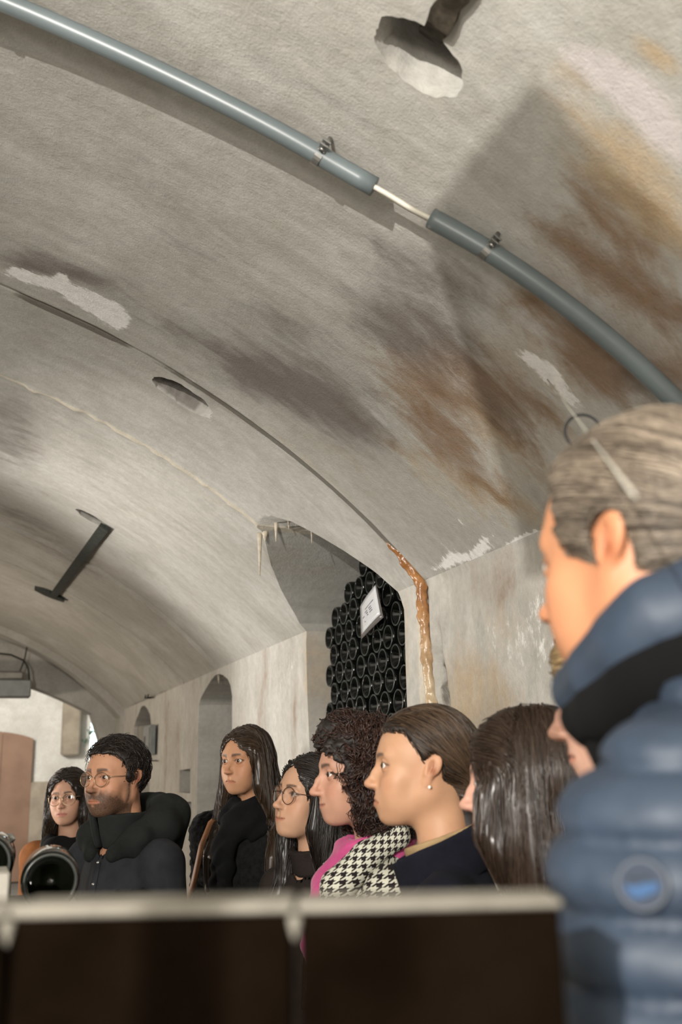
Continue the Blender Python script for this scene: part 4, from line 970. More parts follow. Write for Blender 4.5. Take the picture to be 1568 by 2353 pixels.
    def sample_hair(s, cond, n):
        L = s.toH(s.hv); ok = np.where(cond(L, s.hv))[0]; i = s.rs.choice(ok, n); return s.hv[i]+s.rs.randn(n, 3)*.0015
    # ---------------- clothes
    def coat_f(s, P, w=.185, bulk=1.0, hem=.70, arm_r=.055, fold=.006, arms=None, nk=.062, extra=None, belly=1.0):
        B = s.toB(P); zn = s.zn; x, y, z = B[..., 0], B[..., 1], B[..., 2]
        zz = [hem*0+zn-.95, zn-.62, zn-.40, zn-.22, zn-.09, zn-.02]
        a = np.interp(z, zz, [w*1.0, w*.95, w*.84, w*.95, w*.86, w*.42]).astype(np.float32)*bulk; b = np.interp(z, zz, [.150, .142, .128*belly, .128*belly, .105, .070]).astype(np.float32)*bulk
        q = np.sqrt((x/a)**2+((y+.005)/b)**2); d = (q-1)*np.minimum(a, b)*.9
        d = np.maximum(d, zn-hem_len(s, hem)-z); d = smax(d, z-(zn-.004), .03)
        for i, sx in enumerate((-1, 1)):
            A = (arms[i] if arms else None) or [(w*.93, -.005, zn-.085), (w*1.04, -.03, zn-.36), (w*.70, .135, zn-.53)]
            A = [(sx*p[0], p[1], p[2]) for p in A]
            arm = chain(B, A, [arm_r*1.18, arm_r, arm_r*.86][:len(A)] if len(A) == 3 else [arm_r*1.18]+[arm_r]*(len(A)-2)+[arm_r*.86], .03)
            d = smin(d, arm, .030)
            d = smin(d, caps(B, (sx*.045, -.015, zn-.028), (sx*w*.9, -.01, zn-.085), .030, .055), .04)
        wv = fold*(fbm(B[..., 0]*9, B[..., 1]*9, B[..., 2]*5, 3, s.seed)*1.6)
        d = d+wv
        d = np.maximum(d, -(np.sqrt(x*x+(y-.012)**2)-nk)*(z > zn-.09)-10*(z <= zn-.09)) if nk else d
        if extra is not None: d = extra(d, B, P)
        return d*.9
    def make_coat(s, mat, h=.009, name='coat', attrs=None, **k):
        f = lambda P: s.coat_f(P, **k)
        w = k.get('w', .185)+.14; hem = hem_len(s, k.get('hem', .70))
        V, Q = surfnet(f, (-.36, -.36, s.zn-hem-.02), (.36, .36, s.zn+.09), h, 4)
        s.coat = mk(name, V, Q, mat, s.root); s.coatV = V; s.coat_fn = f
        return s.coat
    def make_legs(s, mat, shoe, w=.085):
        zn = s.zn; hip = zn-.60
        def f(P):
            B = s.toB(P); d = None
            for sx in (-1, 1):
                c = chain(B, [(sx*w, 0, hip), (sx*w*1.02, .012, hip*.52), (sx*w, -.015, .09)], [.088, .064, .050], .03); d = c if d is None else smin(d, c, .03)
            return np.maximum(d, .055-B[..., 2])
        V, Q = surfnet(f, (-.24, -.24, .03), (.24, .24, hip+.1), .018, 2); mk('trousers', V, Q, mat, s.root)
        for sx in (-1, 1):
            g = lambda P: np.maximum(smin(caps(s.toB(P), (sx*w, -.05, .045), (sx*(w+.02), .12, .032), .042, .036), caps(s.toB(P), (sx*w, -.02, .05), (sx*w, -.02, .10), .045, .05), .03), -s.toB(P)[..., 2]+.001)
            V, Q = surfnet(g, (-.26, -.26, -.02), (.26, .26, .16), .011, 2); mk('shoe', V, Q, shoe, s.root)
    def sdf_part(s, name, f, lo, hi, h, mat, frame='B', parent=None, **k):
        """extra clothing piece; f gets points in the body (B) or head (H) frame"""
        tf = s.toB if frame == 'B' else s.toH
        fr = s.fromB if frame == 'B' else s.fromH
        c = fr([[x, y, z] for x in (lo[0], hi[0]) for y in (lo[1], hi[1]) for z in (lo[2], hi[2])])
        V, Q = surfnet(lambda P: f(tf(P)), c.min(0), c.max(0), h, 4)
        return mk(name, V, Q, mat, parent or s.root, **k)
    # ---------------- glasses
    def glasses(s, frame_mat, rx=.0225, rz=.0205, zc=-.004, yf=.1035, temple=True):
        """round spectacles: a top-level thing carried on the nose; parts in the head frame"""
        root = empty('glasses', tuple(s.fromH([0, yf, zc])+s.R0)); o0 = np.array(root.location)-s.R0
        def W(p): return s.fromH(p)-o0
        for sx in (-1, 1):
            a = np.arange(40)*2*math.pi/40
            c = np.array([sx*.0315, yf, zc]); rim = np.stack([c[0]+rx*np.cos(a), c[1]-.006*((c[0]*0+sx*rx*np.cos(a))/.02+.0)*.5-.002, c[2]+rz*np.sin(a)], 1)
            m = MB(); m.tube(W(rim), .0011*s.sc, 6, closed=True); m.build('rim', frame_mat, root, True)
            V = np.r_[[c+np.array([0, -.0005, 0])], rim]; mk('lens', W(V), [[0, 1+j, 1+(j+1) % 40] for j in range(40)], M_LENS, root)
            if temple:
                m = MB(); m.tube(W([(sx*(.0315+rx), yf-.008, zc+.007), (sx*.066, .085, zc+.009), (sx*.0765, .03, zc+.010), (sx*.0795, -.012, zc+.006), (sx*.079, -.03, zc-.012)]), .0011*s.sc, 6); m.build('temple', frame_mat, root, True)
        m = MB(); m.tube(W([(-.0095, yf-.001, zc+.004), (-.005, yf+.003, zc+.0085), (.005, yf+.003, zc+.0085), (.0095, yf-.001, zc+.004)]), .0011*s.sc, 6); m.build('bridge', frame_mat, root, True)
        return root
def hem_len(s, hem): return hem*(s.zn/1.42)
# hair shapes in the head frame
def cap_sdf(L, t=.010, h=None):
    fw_ = (h or {}).get('wide', 1.0)
    d = ell(L, (0, -.016, .030), (.0745*fw_+t, .0965+t, .088+t))
    return smin(d, ell(L, (0, .026, .036), (.060*fw_+t, .063+t*.8, .058+t)), .03)
def face_open(L, ztop=.064, hw=.060, y0=.030, zc=-.03, xc=0.0, slope=0.0, pw=2.0):
    """region kept free of hair in front of the face"""
    q = (np.abs((L[..., 0]-xc)/hw)**pw+np.abs((L[..., 2]-zc)/(ztop-zc))**pw)**(1/pw); c = (q-1)*hw
    return smax(c, y0-L[..., 1]+slope*L[..., 2], .012)
def ears_open(L, r=(.035, .021, .034), c=(.078, -.013, -.008)):
    return ell(mirror(L), c, r)
# ------------------------------------------------------------------ materials of the clothes and hair
def fabric(name, col, rough=.85, amp=.2, bs=260, bump=.4, sheen=.0, ns=18):
    m = NT(name, rough, .2); f = m.ramp(m.noise(ns, 4, .6), .3, .7)
    m.color(m.mix(f, tuple(c*(1-amp) for c in col), tuple(c*(1+amp) for c in col))); m.set('Sheen Weight', sheen)
    m.bump(m.noise(bs, 3, .6), bump, .002); return m.m
M_HOOD = fabric('charcoal_parka', (.021, .022, .026)); M_HOODG = fabric('dark_green_lining', (.012, .014, .013))
M_TEDDY = fabric('black_teddy', (.006, .0062, .0065), .95, .5, 120, 1.0, .05, 60); M_SCARFK = fabric('black_scarf', (.004, .004, .0045), .95, .3, 200, .6, .0); M_MATT_BLACK = fabric('matt_black_cloth', (.0018, .0018, .002), 1.0, .2, 200, .3, .0)
M_NAVY = fabric('navy_wool', (.0065, .007, .0125), 1.0, .25, 220, .5, .0); M_PINK = fabric('pink_scarf', (.43, .062, .185), .85, .12, 180, .3, .2)
M_DKBROWN = fabric('brown_black_knit', (.018, .013, .011)); M_RUST = fabric('rust_coat', (.23, .085, .028), .85, .15)
M_PUFF = NT('navy_puffer_nylon', .55, .35); f_ = M_PUFF.ramp(M_PUFF.noise(9, 4, .6), .3, .7)
M_PUFF.color(M_PUFF.mix(f_, (.018, .028, .046), (.027, .040, .063))); M_PUFF.bump(M_PUFF.noise(26, 4, .6), .25, .006); M_PUFF = M_PUFF.m
M_BEIGE = fabric('khaki_collar', (.30, .21, .11), .8, .15); M_TROUSER = fabric('dark_trousers', (.02, .02, .024)); M_SHOE = plain('dark_shoe_leather', (.015, .012, .01), .4, .4)
M_STRAP = plain('tan_leather', (.34, .15, .065), .5, .4, nscale=30, bump=.2)
M_TORT = plain('tortoise_frame', (.06, .028, .016), .25, .5, nscale=60, namp=.4); M_GOLD = plain('gold_wire_frame', (.42, .30, .19), .3, .5, metal=.85)
hm = NT('houndstooth', .9, .2)
pu, pv = hm.attr('pu'), hm.attr('pv')
def fr_(x): return hm.math('FRACT', x)
def lt_(x, v): return hm.math('LESS_THAN', x, v)
wa, we, tw = lt_(fr_(pu), .5), lt_(fr_(pv), .5), lt_(fr_(hm.math('MULTIPLY', hm.math('ADD', pu, pv), 2.0)), .5)
sel = hm.math('ADD', hm.math('MULTIPLY', tw, wa), hm.math('MULTIPLY', hm.math('SUBTRACT', 1.0, tw), we))
hm.color(hm.mix(sel, (.016, .011, .012), (.56, .55, .46))); hm.bump(hm.noise(240, 3), .6, .003); M_HOUND = hm.m
def hound_attr(o, fig, scale=1/.0165):
    co = coords(o.data); B = co@fig.BR; ang = np.arctan2(B[:, 0], B[:, 1]+.02)
    put_attr(o.data, 'pu', ang*.125*scale); put_attr(o.data, 'pv', B[:, 2]*scale)
HB = hair_mat('dark_brown_hair', (.012, .0075, .005), (.05, .030, .019)); HBK = hair_mat('near_black_hair', (.008, .006, .005), (.032, .021, .016))
HLB = hair_mat('chestnut_hair', (.016, .009, .005), (.085, .052, .030)); HGR = hair_mat('grey_brown_hair', (.032, .023, .016), (.29, .235, .18), .45)
HBL = hair_mat('blonde_hair', (.22, .14, .06), (.60, .44, .24)); HCU = hair_mat('dark_curly_hair', (.014, .007, .006), (.055, .026, .018))
HDN = hair_mat('dark_roots', (.008, .005, .004), (.016, .010, .007), .6)
def gravity_field(fig, part=.55, back=.15, down=1.0, xpart=0.0):
    HRf = fig.HR.astype(np.float32)
    def fld(P, k):
        L = fig.toH(P); top = np.clip((L[:, 2]-.02)/.09, 0, 1)
        fr = np.clip((L[:, 1]-.005)/.05, 0, 1)*np.clip((L[:, 2]-.015)/.03, 0, 1)
        d = np.zeros_like(P); d[:, 2] = -down*(1-.75*fr)
        loc = np.stack([np.sign(L[:, 0]-xpart)*(part*top+.9*fr), -back*top-1.1*fr, 0*top], -1)
        return d+loc@HRf.T
    return fld
def long_hair(fig, mat, smat, t=.011, ztop=.072, hw=.060, y0=.028, side=.0, front=(1, 1), drop=.30, n=1500, xpart=0.0, wob=.10, tones=None, r=.0011, fdrop=.28, fx=.088, fy=.085, back=True, curl=0.0, box=None, spread=1.0):
    zn = fig.zn; H = fig.fromH; Bf = fig.fromB
    back_pts = []
    for x in (-.056, -.028, 0, .028, .056):
        back_pts.append([H((x*.8, -.062-(.02 if abs(x) < .05 else 0), .0)), H((x*1.1, -.072, -.085)), Bf((x*1.45*spread, -.105, zn-.05)), Bf((x*1.5*spread, -.125, zn-drop))])
    fr_pts = {}
    for i, sx in enumerate((-1, 1)):
        if front[i]:
            fr_pts[sx] = [H((sx*.060, .030, .030)), H((sx*.075, .022+side, -.02)), H((sx*.077, .026+side, -.085)), Bf((sx*fx, fy*.55, zn-.05)), Bf((sx*fx*1.05, fy+.035, zn-.05-(fdrop-.05)*.5)), Bf((sx*fx, fy+.055, zn-fdrop))]
    mid_pts = [[H((sx*.070, -.020, .02)), H((sx*.080, -.012, -.04)), H((sx*.080, -.014, -.10)), Bf((sx*.085, -.03, zn-.02)), Bf((sx*.095, -.06, zn-drop*.6))] for sx in (-1, 1)] if back else []
    if side > .03: mid_pts += [[H((sx*.068, .030, .03)), H((sx*.080, .022, -.03)), H((sx*.080, .022, -.10)), Bf((sx*.080, .01, zn-.03)), Bf((sx*.085, .0, zn-drop*.7))] for sx in (-1, 1)]
    def fn(L, B, P):
        d = cap_sdf(L, t, fig.h)
        d = smax(d, -face_open(L, ztop, hw, y0, xc=0), .012)
        d = smax(d, -(L[..., 2]+.03+.5*np.clip(L[..., 1], -.1, 0)), .02)
        if back:
            for p in back_pts: d = smin(d, chain(P, p, [.030, .032, .030, .018]), .03)
        for p in mid_pts: d = smin(d, chain(P, p, [.018, .022, .026, .028, .016]), .025)
        for sx, p in fr_pts.items():
            d = smin(d, chain(P, p, [.016, .019, .021, .024, .022, .010]), .022)
        d = smax(d, -face_open(L, ztop-.004, hw-.006, y0+.02), .008)
        if xpart is not None:
            d = d+.005*np.exp(-((L[..., 0]-xpart)/.006)**2)*(L[..., 2] > .05)
        th = np.arctan2(L[..., 0], L[..., 1]+.02)
        return d+.0028*vnoise(th*16, L[..., 2]*5, 0*th, fig.seed)+.0015*vnoise(th*38, L[..., 2]*8, 0*th, fig.seed+3)
    allp = np.concatenate([np.array(sum(back_pts, [])) if back else np.zeros((0, 3)), np.array(sum(fr_pts.values(), [])).reshape(-1, 3), H([[x, y, z] for x in (-.09, .09) for y in (-.12, .1) for z in (-.05, .13)])])
    o = fig.hair_volume(fn, (allp.min(0)-.05, allp.max(0)+.04), .0045, mat)
    roots = fig.sample_hair(lambda L, V: (L[:, 2] > -.02) & (fig.rs.rand(len(L)) < .25+.75*(L[:, 2] > .03)), n)
    steps = 34
    st = fig.strands(roots, gravity_field(fig, xpart=xpart or 0.0), steps, (drop+.33)/steps, smat, r=r, off=(.0005, .005), wob=wob, curl=curl, stop=lambda L: face_open(L, ztop-.002, hw-.004, y0+.012)-.001, tips=.6)
    st.parent = o; st.name = 'strands'
    return o

GRP = 'visitors standing along the vaulted gallery'
# ---- woman with the ponytail
p = Fig(0.863, 1.931, 1.546, 71, pitch=2, body=60, scale=.985, seed=6, label='person in navy coat with sleek tied-back brown hair, seen in profile before the bottle niche',
        lips=1.25, nose=1.0, jaw=.96, skin=(.62, .37, .235), smile=-.002, open=1.10, gaze=(16, 3), mouth_fwd=.001, brow=1.0)
p.make_body()
def fn6(L, B, P):
    d = cap_sdf(L, .009, p.h)
    # hairline sweeps from the forehead over the temple to the top of the ear
    fo = np.maximum(.040-L[..., 1]*1.0+.62*(L[..., 2]-.012), -(.070-L[..., 2]))
    d = smax(d, -np.maximum((.012-L[..., 1])*.8+.55*(L[..., 2]-.018), L[..., 2]-.068), .012)
    d = smax(d, -ears_open(L, (.035, .019, .036)), .006)
    d = smax(d, -(L[..., 2]+.035-.35*(L[..., 1]+.04)), .02)
    d = smin(d, ell(L, (0, -.098, -.030), (.034, .024, .036)), .03)
    d = smin(d, chain(P, [p.fromH((0, -.088, -.045)), p.fromH((0, -.075, -.095)), p.fromB((0, -.085, p.zn-.02))], [.034, .028, .020]), .03)
    w = np.arctan2(L[..., 2]-.02, L[..., 0]+0*L[..., 1])
    return d+.0012*vnoise(L[..., 2]*90, L[..., 0]*60, L[..., 1]*8, 5)
p.hair_volume(fn6, (p.fromH([[x, y, z] for x in (-.1, .1) for y in (-.14, .11) for z in (-.15, .14)]).min(0), p.fromH([[x, y, z] for x in (-.1, .1) for y in (-.14, .11) for z in (-.15, .14)]).max(0)), .0035, HDN)
def f6(P, k):
    L = p.toH(P); t = np.array([0, -.105, -.035], np.float32)-L; t[:, 0] *= .6; l = np.linalg.norm(t, axis=1)[:, None]
    near = np.clip(1-(l-.02)/.03, 0, 1); d = t/(l+1e-6)*(1-near)+near*np.array([0, .12, -1], np.float32)
    return d@p.HR.astype(np.float32).T
st = p.strands(p.sample_hair(lambda L, V: L[:, 2] > -.03, 2300), f6, 24, .0095, HLB, r=.0009, off=(.0003, .003), wob=.06); st.parent = p.hair; st.name = 'strands'
p.make_coat(M_NAVY, w=.158, arm_r=.047, nk=.050, fold=.007)
def collar_f(zc, R, t, hh, tilt=.25, squ=.9, openf=.0, wob=.004, seed=0, cy=0.0):
    def f(B):
        x, y, z = B[..., 0], (B[..., 1]-cy)*squ, B[..., 2]-zc+tilt*(B[..., 1]-cy); rho = np.sqrt(x*x+y*y)
        Rr = R+.25*z
        d = np.maximum(np.abs(rho-Rr)-t, np.abs(z)-hh)+wob*vnoise(B[..., 0]*22, B[..., 1]*22, B[..., 2]*14, seed)
        if openf: d = smax(d, openf-np.abs(x)-np.clip(-y, 0, 1)*4-.0, .01)
        return d
    return f
p.sdf_part('coat_collar', collar_f(p.zn-.014, .080, .011, .048, .45, openf=.030, seed=6), (-.15, -.15, p.zn-.08), (.15, .15, p.zn+.11), .006, M_NAVY, parent=p.coat)
p.sdf_part('shirt_collar', collar_f(p.zn+.012, .063, .008, .030, .35, openf=.016, seed=9), (-.12, -.12, p.zn-.08), (.12, .12, p.zn+.09), .005, M_BEIGE)
V = p.fromB([(-.035, .085, p.zn-.02)]); 
p.make_legs(M_TROUSER, M_SHOE)
ea = MB(); ea.lathe([(0, -.0035), (.0025, -.0025), (.0035, 0), (.0025, .0025), (0, .0035)], 10, 2, at=p.fromH((-.0815, -.004, -.040))); ea.build('earring', plain('pearl', (.75, .72, .66), .2, .6), p.root, True)
P6 = p

# ---- curly woman with the pink scarf
p = Fig(0.866, 2.316, 1.532, 86, pitch=-1, body=75, scale=.985, seed=5, ear=.5, label='person with dark curly hair, pink scarf and houndstooth coat',
        nose=1.15, nose_drop=.003, hump=.002, jaw=.98, smile=.003, skin=(.62, .36, .265), open=0.95, gaze=(14, 0), brow=1.15, lips=.85)
p.make_body()
def fn5(L, B, P):
    d = cap_sdf(L, .026, p.h)
    for (x, y, z, r) in ((.06, -.03, -.03, .055), (-.06, -.03, -.03, .055), (0, -.075, -.03, .065), (.075, -.01, -.09, .045), (-.072, -.012, -.085, .043), (0, -.085, -.11, .06), (.05, -.06, -.14, .045), (-.05, -.05, -.13, .045), (0, .045, .105, .042), (-.045, .02, .075, .04), (.045, .02, .075, .04)):
        d = smin(d, sph(L, (x, y, z), r), .04)
    d = smax(d, -face_open(L, .064, .074, .030, pw=3), .012)
    return d+.007*vnoise(L[..., 0]*42, L[..., 1]*42, L[..., 2]*42, 9)+.005*vnoise(L[..., 0]*90, L[..., 1]*90, L[..., 2]*90, 10)
bb = p.fromH([[x, y, z] for x in (-.15, .15) for y in (-.16, .12) for z in (-.21, .17)])
p.hair_volume(fn5, (bb.min(0), bb.max(0)), .005, HDN)
st = p.strands(p.sample_hair(lambda L, V: L[:, 2] > -.12, 1500), gravity_field(p, .8, .3), 26, .0065, HCU, r=.0012, off=(-.004, .006), wob=.45, curl=1.0, curlr=.0075, lenvar=.6, stop=lambda L: face_open(L, .062, .070, .036, pw=3)); st.parent = p.hair; st.name = 'strands'
# loose curls beside the face
rs = p.rs; X = []
for k in range(46):
    t = np.linspace(0, 1, 26); sx = -1 if k < 38 else 1
    x0 = sx*(.064+.016*rs.rand()); y0 = .012+.026*rs.rand(); a0 = rs.rand()*6.28; am = .004+.006*rs.rand(); L_ = .10+.09*rs.rand(); fq = 13+7*rs.rand()
    X.append(p.fromH(np.stack([x0+sx*.012*t+am*np.clip(t*4, 0, 1)*np.cos(a0+fq*t), y0+.012*np.sin(t*3)+am*1.3*np.clip(t*4, 0, 1)*np.sin(a0+fq*t), .060-L_*t-.02*rs.rand()], 1)))
X = np.array(X); N_ = np.zeros_like(X); N_[..., 0] = 1
o = p.tubes(X, N_, .0016, HCU, 'loose_curls', 4); o.parent = p.hair
p.make_coat(M_HOUND, w=.165, arm_r=.048, nk=.066, fold=.008, h=.008); hound_attr(p.coat, p)
def lapel(sx):
    def f(B):
        q = B.copy(); x, y, z = q[..., 0]*sx, q[..., 1], q[..., 2]
        pts = [(.030, -.085, p.zn+.045), (.085, -.035, p.zn+.030), (.100, .040, p.zn-.010), (.085, .105, p.zn-.075), (.050, .140, p.zn-.17)]
        Q = np.stack([x, y, z], -1); d = chain(Q, pts, [.020, .028, .034, .040, .016], .01)
        d = smax(d, -chain(Q, [(a-.018, b-.012, c-.004) for a, b, c in pts], [.022, .027, .032, .037, .014], .01), .006)
        return d
    return f
for sx in (-1, 1):
    o = p.sdf_part('lapel', lapel(sx), (-.18, -.16, p.zn-.22), (.18, .22, p.zn+.10), .006, M_HOUND, parent=p.coat); hound_attr(o, p)
def scarf5(B):
    x, y, z = B[..., 0], B[..., 1], B[..., 2]-p.zn
    ring = lambda R, zc, t, tilt: np.sqrt((np.sqrt(x*x+((y-.012)*.95)**2)-R)**2+((z-zc+tilt*y)*.62)**2)-t
    d = smin(ring(.070, .018, .020, .28), ring(.078, -.018, .022, .40), .012)
    d = smin(d, chain(B, [(0, .085, p.zn-.03), (-.005, .118, p.zn-.09), (-.005, .138, p.zn-.19), (0, .142, p.zn-.30)], [.036, .046, .044, .040], .02), .025)
    ph = (x*.8+z*1.0)*105+5*vnoise(x*14, y*14, z*8, 2)
    return d+.0065*np.abs(np.sin(ph*.5))+.006*vnoise(x*22, y*22, z*14, 3)
p.sdf_part('scarf', scarf5, (-.15, -.15, p.zn-.34), (.15, .22, p.zn+.10), .0055, M_PINK)
p.make_legs(M_TROUSER, M_SHOE); P5 = p

# ---- woman with round glasses looking up
p = Fig(0.890, 2.775, 1.466, 108, pitch=9, body=120, roll=-4, scale=.97, seed=4, ear=.5, label='person with round tortoise glasses and long dark hair, chin raised',
        nose=1.05, wide=1.0, jaw=.98, smile=.003, skin=(.63, .39, .27), open=1.05, gaze=(2, 4), lips=.95, chin=.002)
p.make_body(); long_hair(p, HBK, HBK, t=.009, ztop=.070, hw=.064, y0=.020, fdrop=.34, fx=.080, fy=.085, n=1300, drop=.25)
p.make_coat(M_DKBROWN, w=.158, arm_r=.047, nk=.058, fold=.006)
p.sdf_part('turtleneck', collar_f(p.zn+.010, .060, .009, .035, .2, seed=4), (-.12, -.12, p.zn-.08), (.12, .12, p.zn+.09), .006, M_DKBROWN)
p.make_legs(M_TROUSER, M_SHOE)
g = p.glasses(M_TORT, .0245, .0235, -.006); tag(g, 'round tortoiseshell glasses worn by the long dark-haired visitor beside the curly-haired one', 'glasses'); P4 = p

# ---- woman in the black teddy coat
p = Fig(0.927, 3.667, 1.575, 128, pitch=-1, body=140, roll=1, scale=.985, seed=3, ear=.5, label='person in black teddy coat and black scarf with long parted brown hair',
        nose=1.1, wide=.97, jaw=.98, smile=-.003, skin=(.60, .33, .20), open=1.00, gaze=(6, 0), lips=.85, brow=1.1)
p.make_body(); long_hair(p, HLB, HLB, t=.010, ztop=.070, hw=.058, y0=.024, fdrop=.27, fx=.118, fy=.062, n=1500, drop=.22, xpart=.008)
p.make_coat(M_TEDDY, w=.19, nk=.066, fold=.006, arm_r=.062, extra=lambda d, B, P: d+.006*vnoise(P[..., 0]*95, P[..., 1]*95, P[..., 2]*95, 2))
def scarf3(B):
    x, y, z = B[..., 0], B[..., 1], B[..., 2]-p.zn
    ring = lambda R, zc, t, tilt: np.sqrt((np.sqrt(x*x+((y-.012)*.9)**2)-R)**2+((z-zc+tilt*y)*.6)**2)-t
    d = smin(ring(.070, .020, .022, .20), ring(.085, -.030, .028, .25), .015)
    d = smin(d, chain(B, [(.02, .10, p.zn-.04), (.045, .145, p.zn-.14), (.05, .16, p.zn-.36)], [.04, .042, .038], .02), .02)
    return d+.004*np.sin(z*80+6*x/.1+5*vnoise(x*14, y*14, z*7, 2))+.006*vnoise(x*24, y*24, z*16, 3)
p.sdf_part('scarf', scarf3, (-.16, -.16, p.zn-.42), (.16, .24, p.zn+.10), .0065, M_SCARFK)
bs = empty('shoulder_bag', tuple(np.array([p.nb[0], p.nb[1], .95])+p.BR@np.array([.27, -.02, 0]))); tag(bs, 'tan leather shoulder bag on the strap over the black teddy coat', 'bag')
bo = np.array(bs.location)-p.R0
sp_ = p.fromB([(.105, -.13, p.zn-.10), (.118, -.07, p.zn-.035), (.124, .0, p.zn-.015), (.130, .075, p.zn-.045), (.142, .118, p.zn-.12), (.165, .128, p.zn-.24), (.21, .11, p.zn-.36), (.26, .04, p.zn-.46)])-bo
nrm_ = np.array([[0, -.6, .8], [0, -.4, .9], [0, 0, 1], [0, .5, .85], [0, .9, .4], [.1, 1, 0], [.4, .9, 0], [.8, .6, 0]])@p.BR.T; mm = MB(); Vv = []
Tn = np.gradient(sp_, axis=0)
for i in range(8):
    s_ = np.cross(Tn[i], nrm_[i]); s_ /= np.linalg.norm(s_); n_ = nrm_[i]/np.linalg.norm(nrm_[i])
    for (a, b) in ((-.011, 0), (.011, 0), (.011, .004), (-.011, .004)): Vv.append(sp_[i]+s_*a+n_*b)
mm.add(Vv, [[k*4+j, k*4+(j+1) % 4, k*4+4+(j+1) % 4, k*4+4+j] for k in range(7) for j in range(4)]+[[3, 2, 1, 0], [28, 29, 30, 31]]); mm.build('strap', M_STRAP, bs, True)
auto_smooth(MB().box((-.05, -.14, -.30), (.05, .14, -.04), .02, p.BR).build('bag_body', M_STRAP, bs)); auto_smooth(MB().box((.045, -.14, -.20), (.058, .14, -.035), .006, p.BR).build('flap', M_STRAP, bs))
p.make_legs(M_TROUSER, M_SHOE); P3 = p

# ---- man with glasses and parka
p = Fig(0.421, 3.369, 1.528, 131, pitch=0, body=118, scale=1.02, seed=2, label='person with round glasses, short beard and charcoal hooded parka, far left of the row',
        nose=1.15, wide=1.0, jaw=1.04, skin=(.60, .33, .215), open=0.95, gaze=(4, 0), beard=1.0, brow=1.35, neck=.056, smile=-.001)
p.make_body()
def short_hair(fig, t, ztop, hw, y0, nape=-.055, seed=0, mat=None, ear=(.035, .022, .036), sb=-.03, amp=.003, recede=.0, res=.0035, pw=2.0):
    def fn(L, B, P):
        d = cap_sdf(L, t, fig.h); Q = mirror(L)
        d = smax(d, -face_open(L, ztop, hw, y0, pw=pw), .010)
        d = smax(d, -ears_open(L, ear), .006)
        low = np.interp(L[..., 1], [-.09, -.03, -.012, .004, .03], [nape, nape*.8, -.02, sb, sb+.02]).astype(np.float32)
        d = smax(d, low-L[..., 2], .012)
        if recede: d = smax(d, -ell(Q, (.040, .075, .062), (.022, .030, .022)), .01)
        return d+amp*vnoise(L[..., 0]*45, L[..., 1]*45, L[..., 2]*45, seed)
    bb = fig.fromH([[x, y, z] for x in (-.11, .11) for y in (-.14, .12) for z in (-.11, .15)])
    return fig.hair_volume(fn, (bb.min(0), bb.max(0)), res, mat)
short_hair(p, .011, .071, .076, .030, -.06, 2, HDN, recede=0, amp=.003, pw=4)
def f2(P, k):
    L = p.toH(P); d = np.stack([L[:, 0]*4, -.6+0*L[:, 0], -.35+0*L[:, 0]], -1); return d@p.HR.astype(np.float32).T
st = p.strands(p.sample_hair(lambda L, V: L[:, 2] > -.05, 1500), f2, 10, .0055, HBK, r=.0010, off=(0, .006), wob=.6, curl=.8, curlr=.003, stop=lambda L: face_open(L, .070, .074, .034, pw=4)); st.parent = p.hair; st.name = 'strands'
p.make_coat(M_HOOD, w=.205, nk=.068, fold=.010, arm_r=.062)
hood_pts = lambda zn: [(.060, .080, zn-.055), (.120, .035, zn-.010), (.125, -.050, zn+.025), (.070, -.120, zn+.050), (0, -.140, zn+.055)]
def hood2(B):
    Q = mirror(B); d = chain(Q, hood_pts(p.zn), [.026, .046, .058, .066, .070], .03)
    d = smin(d, ell(B, (0, -.135, p.zn-.02), (.11, .06, .10)), .04)
    d = smax(d, -ell(B, (0, .01, p.zn+.085), (.082, .085, .10)), .02)
    return d+.006*vnoise(B[..., 0]*22, B[..., 1]*22, B[..., 2]*14, 8)
p.sdf_part('hood', hood2, (-.24, -.24, p.zn-.16), (.24, .16, p.zn+.16), .007, M_HOODG, parent=p.coat)
p.sdf_part('stand_collar', collar_f(p.zn+.018, .076, .010, .052, .05, openf=.012, seed=6, cy=.01), (-.15, -.15, p.zn-.08), (.15, .15, p.zn+.12), .006, M_HOODG, parent=p.coat)
def on_coat(fig, b, n=6):
    P = fig.fromB([b]).astype(np.float32)
    for _ in range(n):
        N, v = sdgrad(fig.coat_fn, P, .004); P = P-N*v[:, None]
    return P[0].astype(float), N[0].astype(float)
def patch(fig, name, b, w, h, mat, t=.003, upv=(0, 0, 1), shape=None):
    P, N = on_coat(fig, b); u = np.cross(upv, N); u /= np.linalg.norm(u); v = np.cross(N, u); m = MB()
    if shape == 'disc': m.lathe([(0, t), (w*.93, t), (w, t*.4), (w*.98, -t*3)], 28, 2)
    else: m.box((-w, -h, -t*2), (w, h, t), t*.4)
    V = np.concatenate(m.V)@np.stack([u, v, N]) + P
    o = mk(name, V, m.F, mat, fig.coat, smooth=False); return o, P, N, u, v
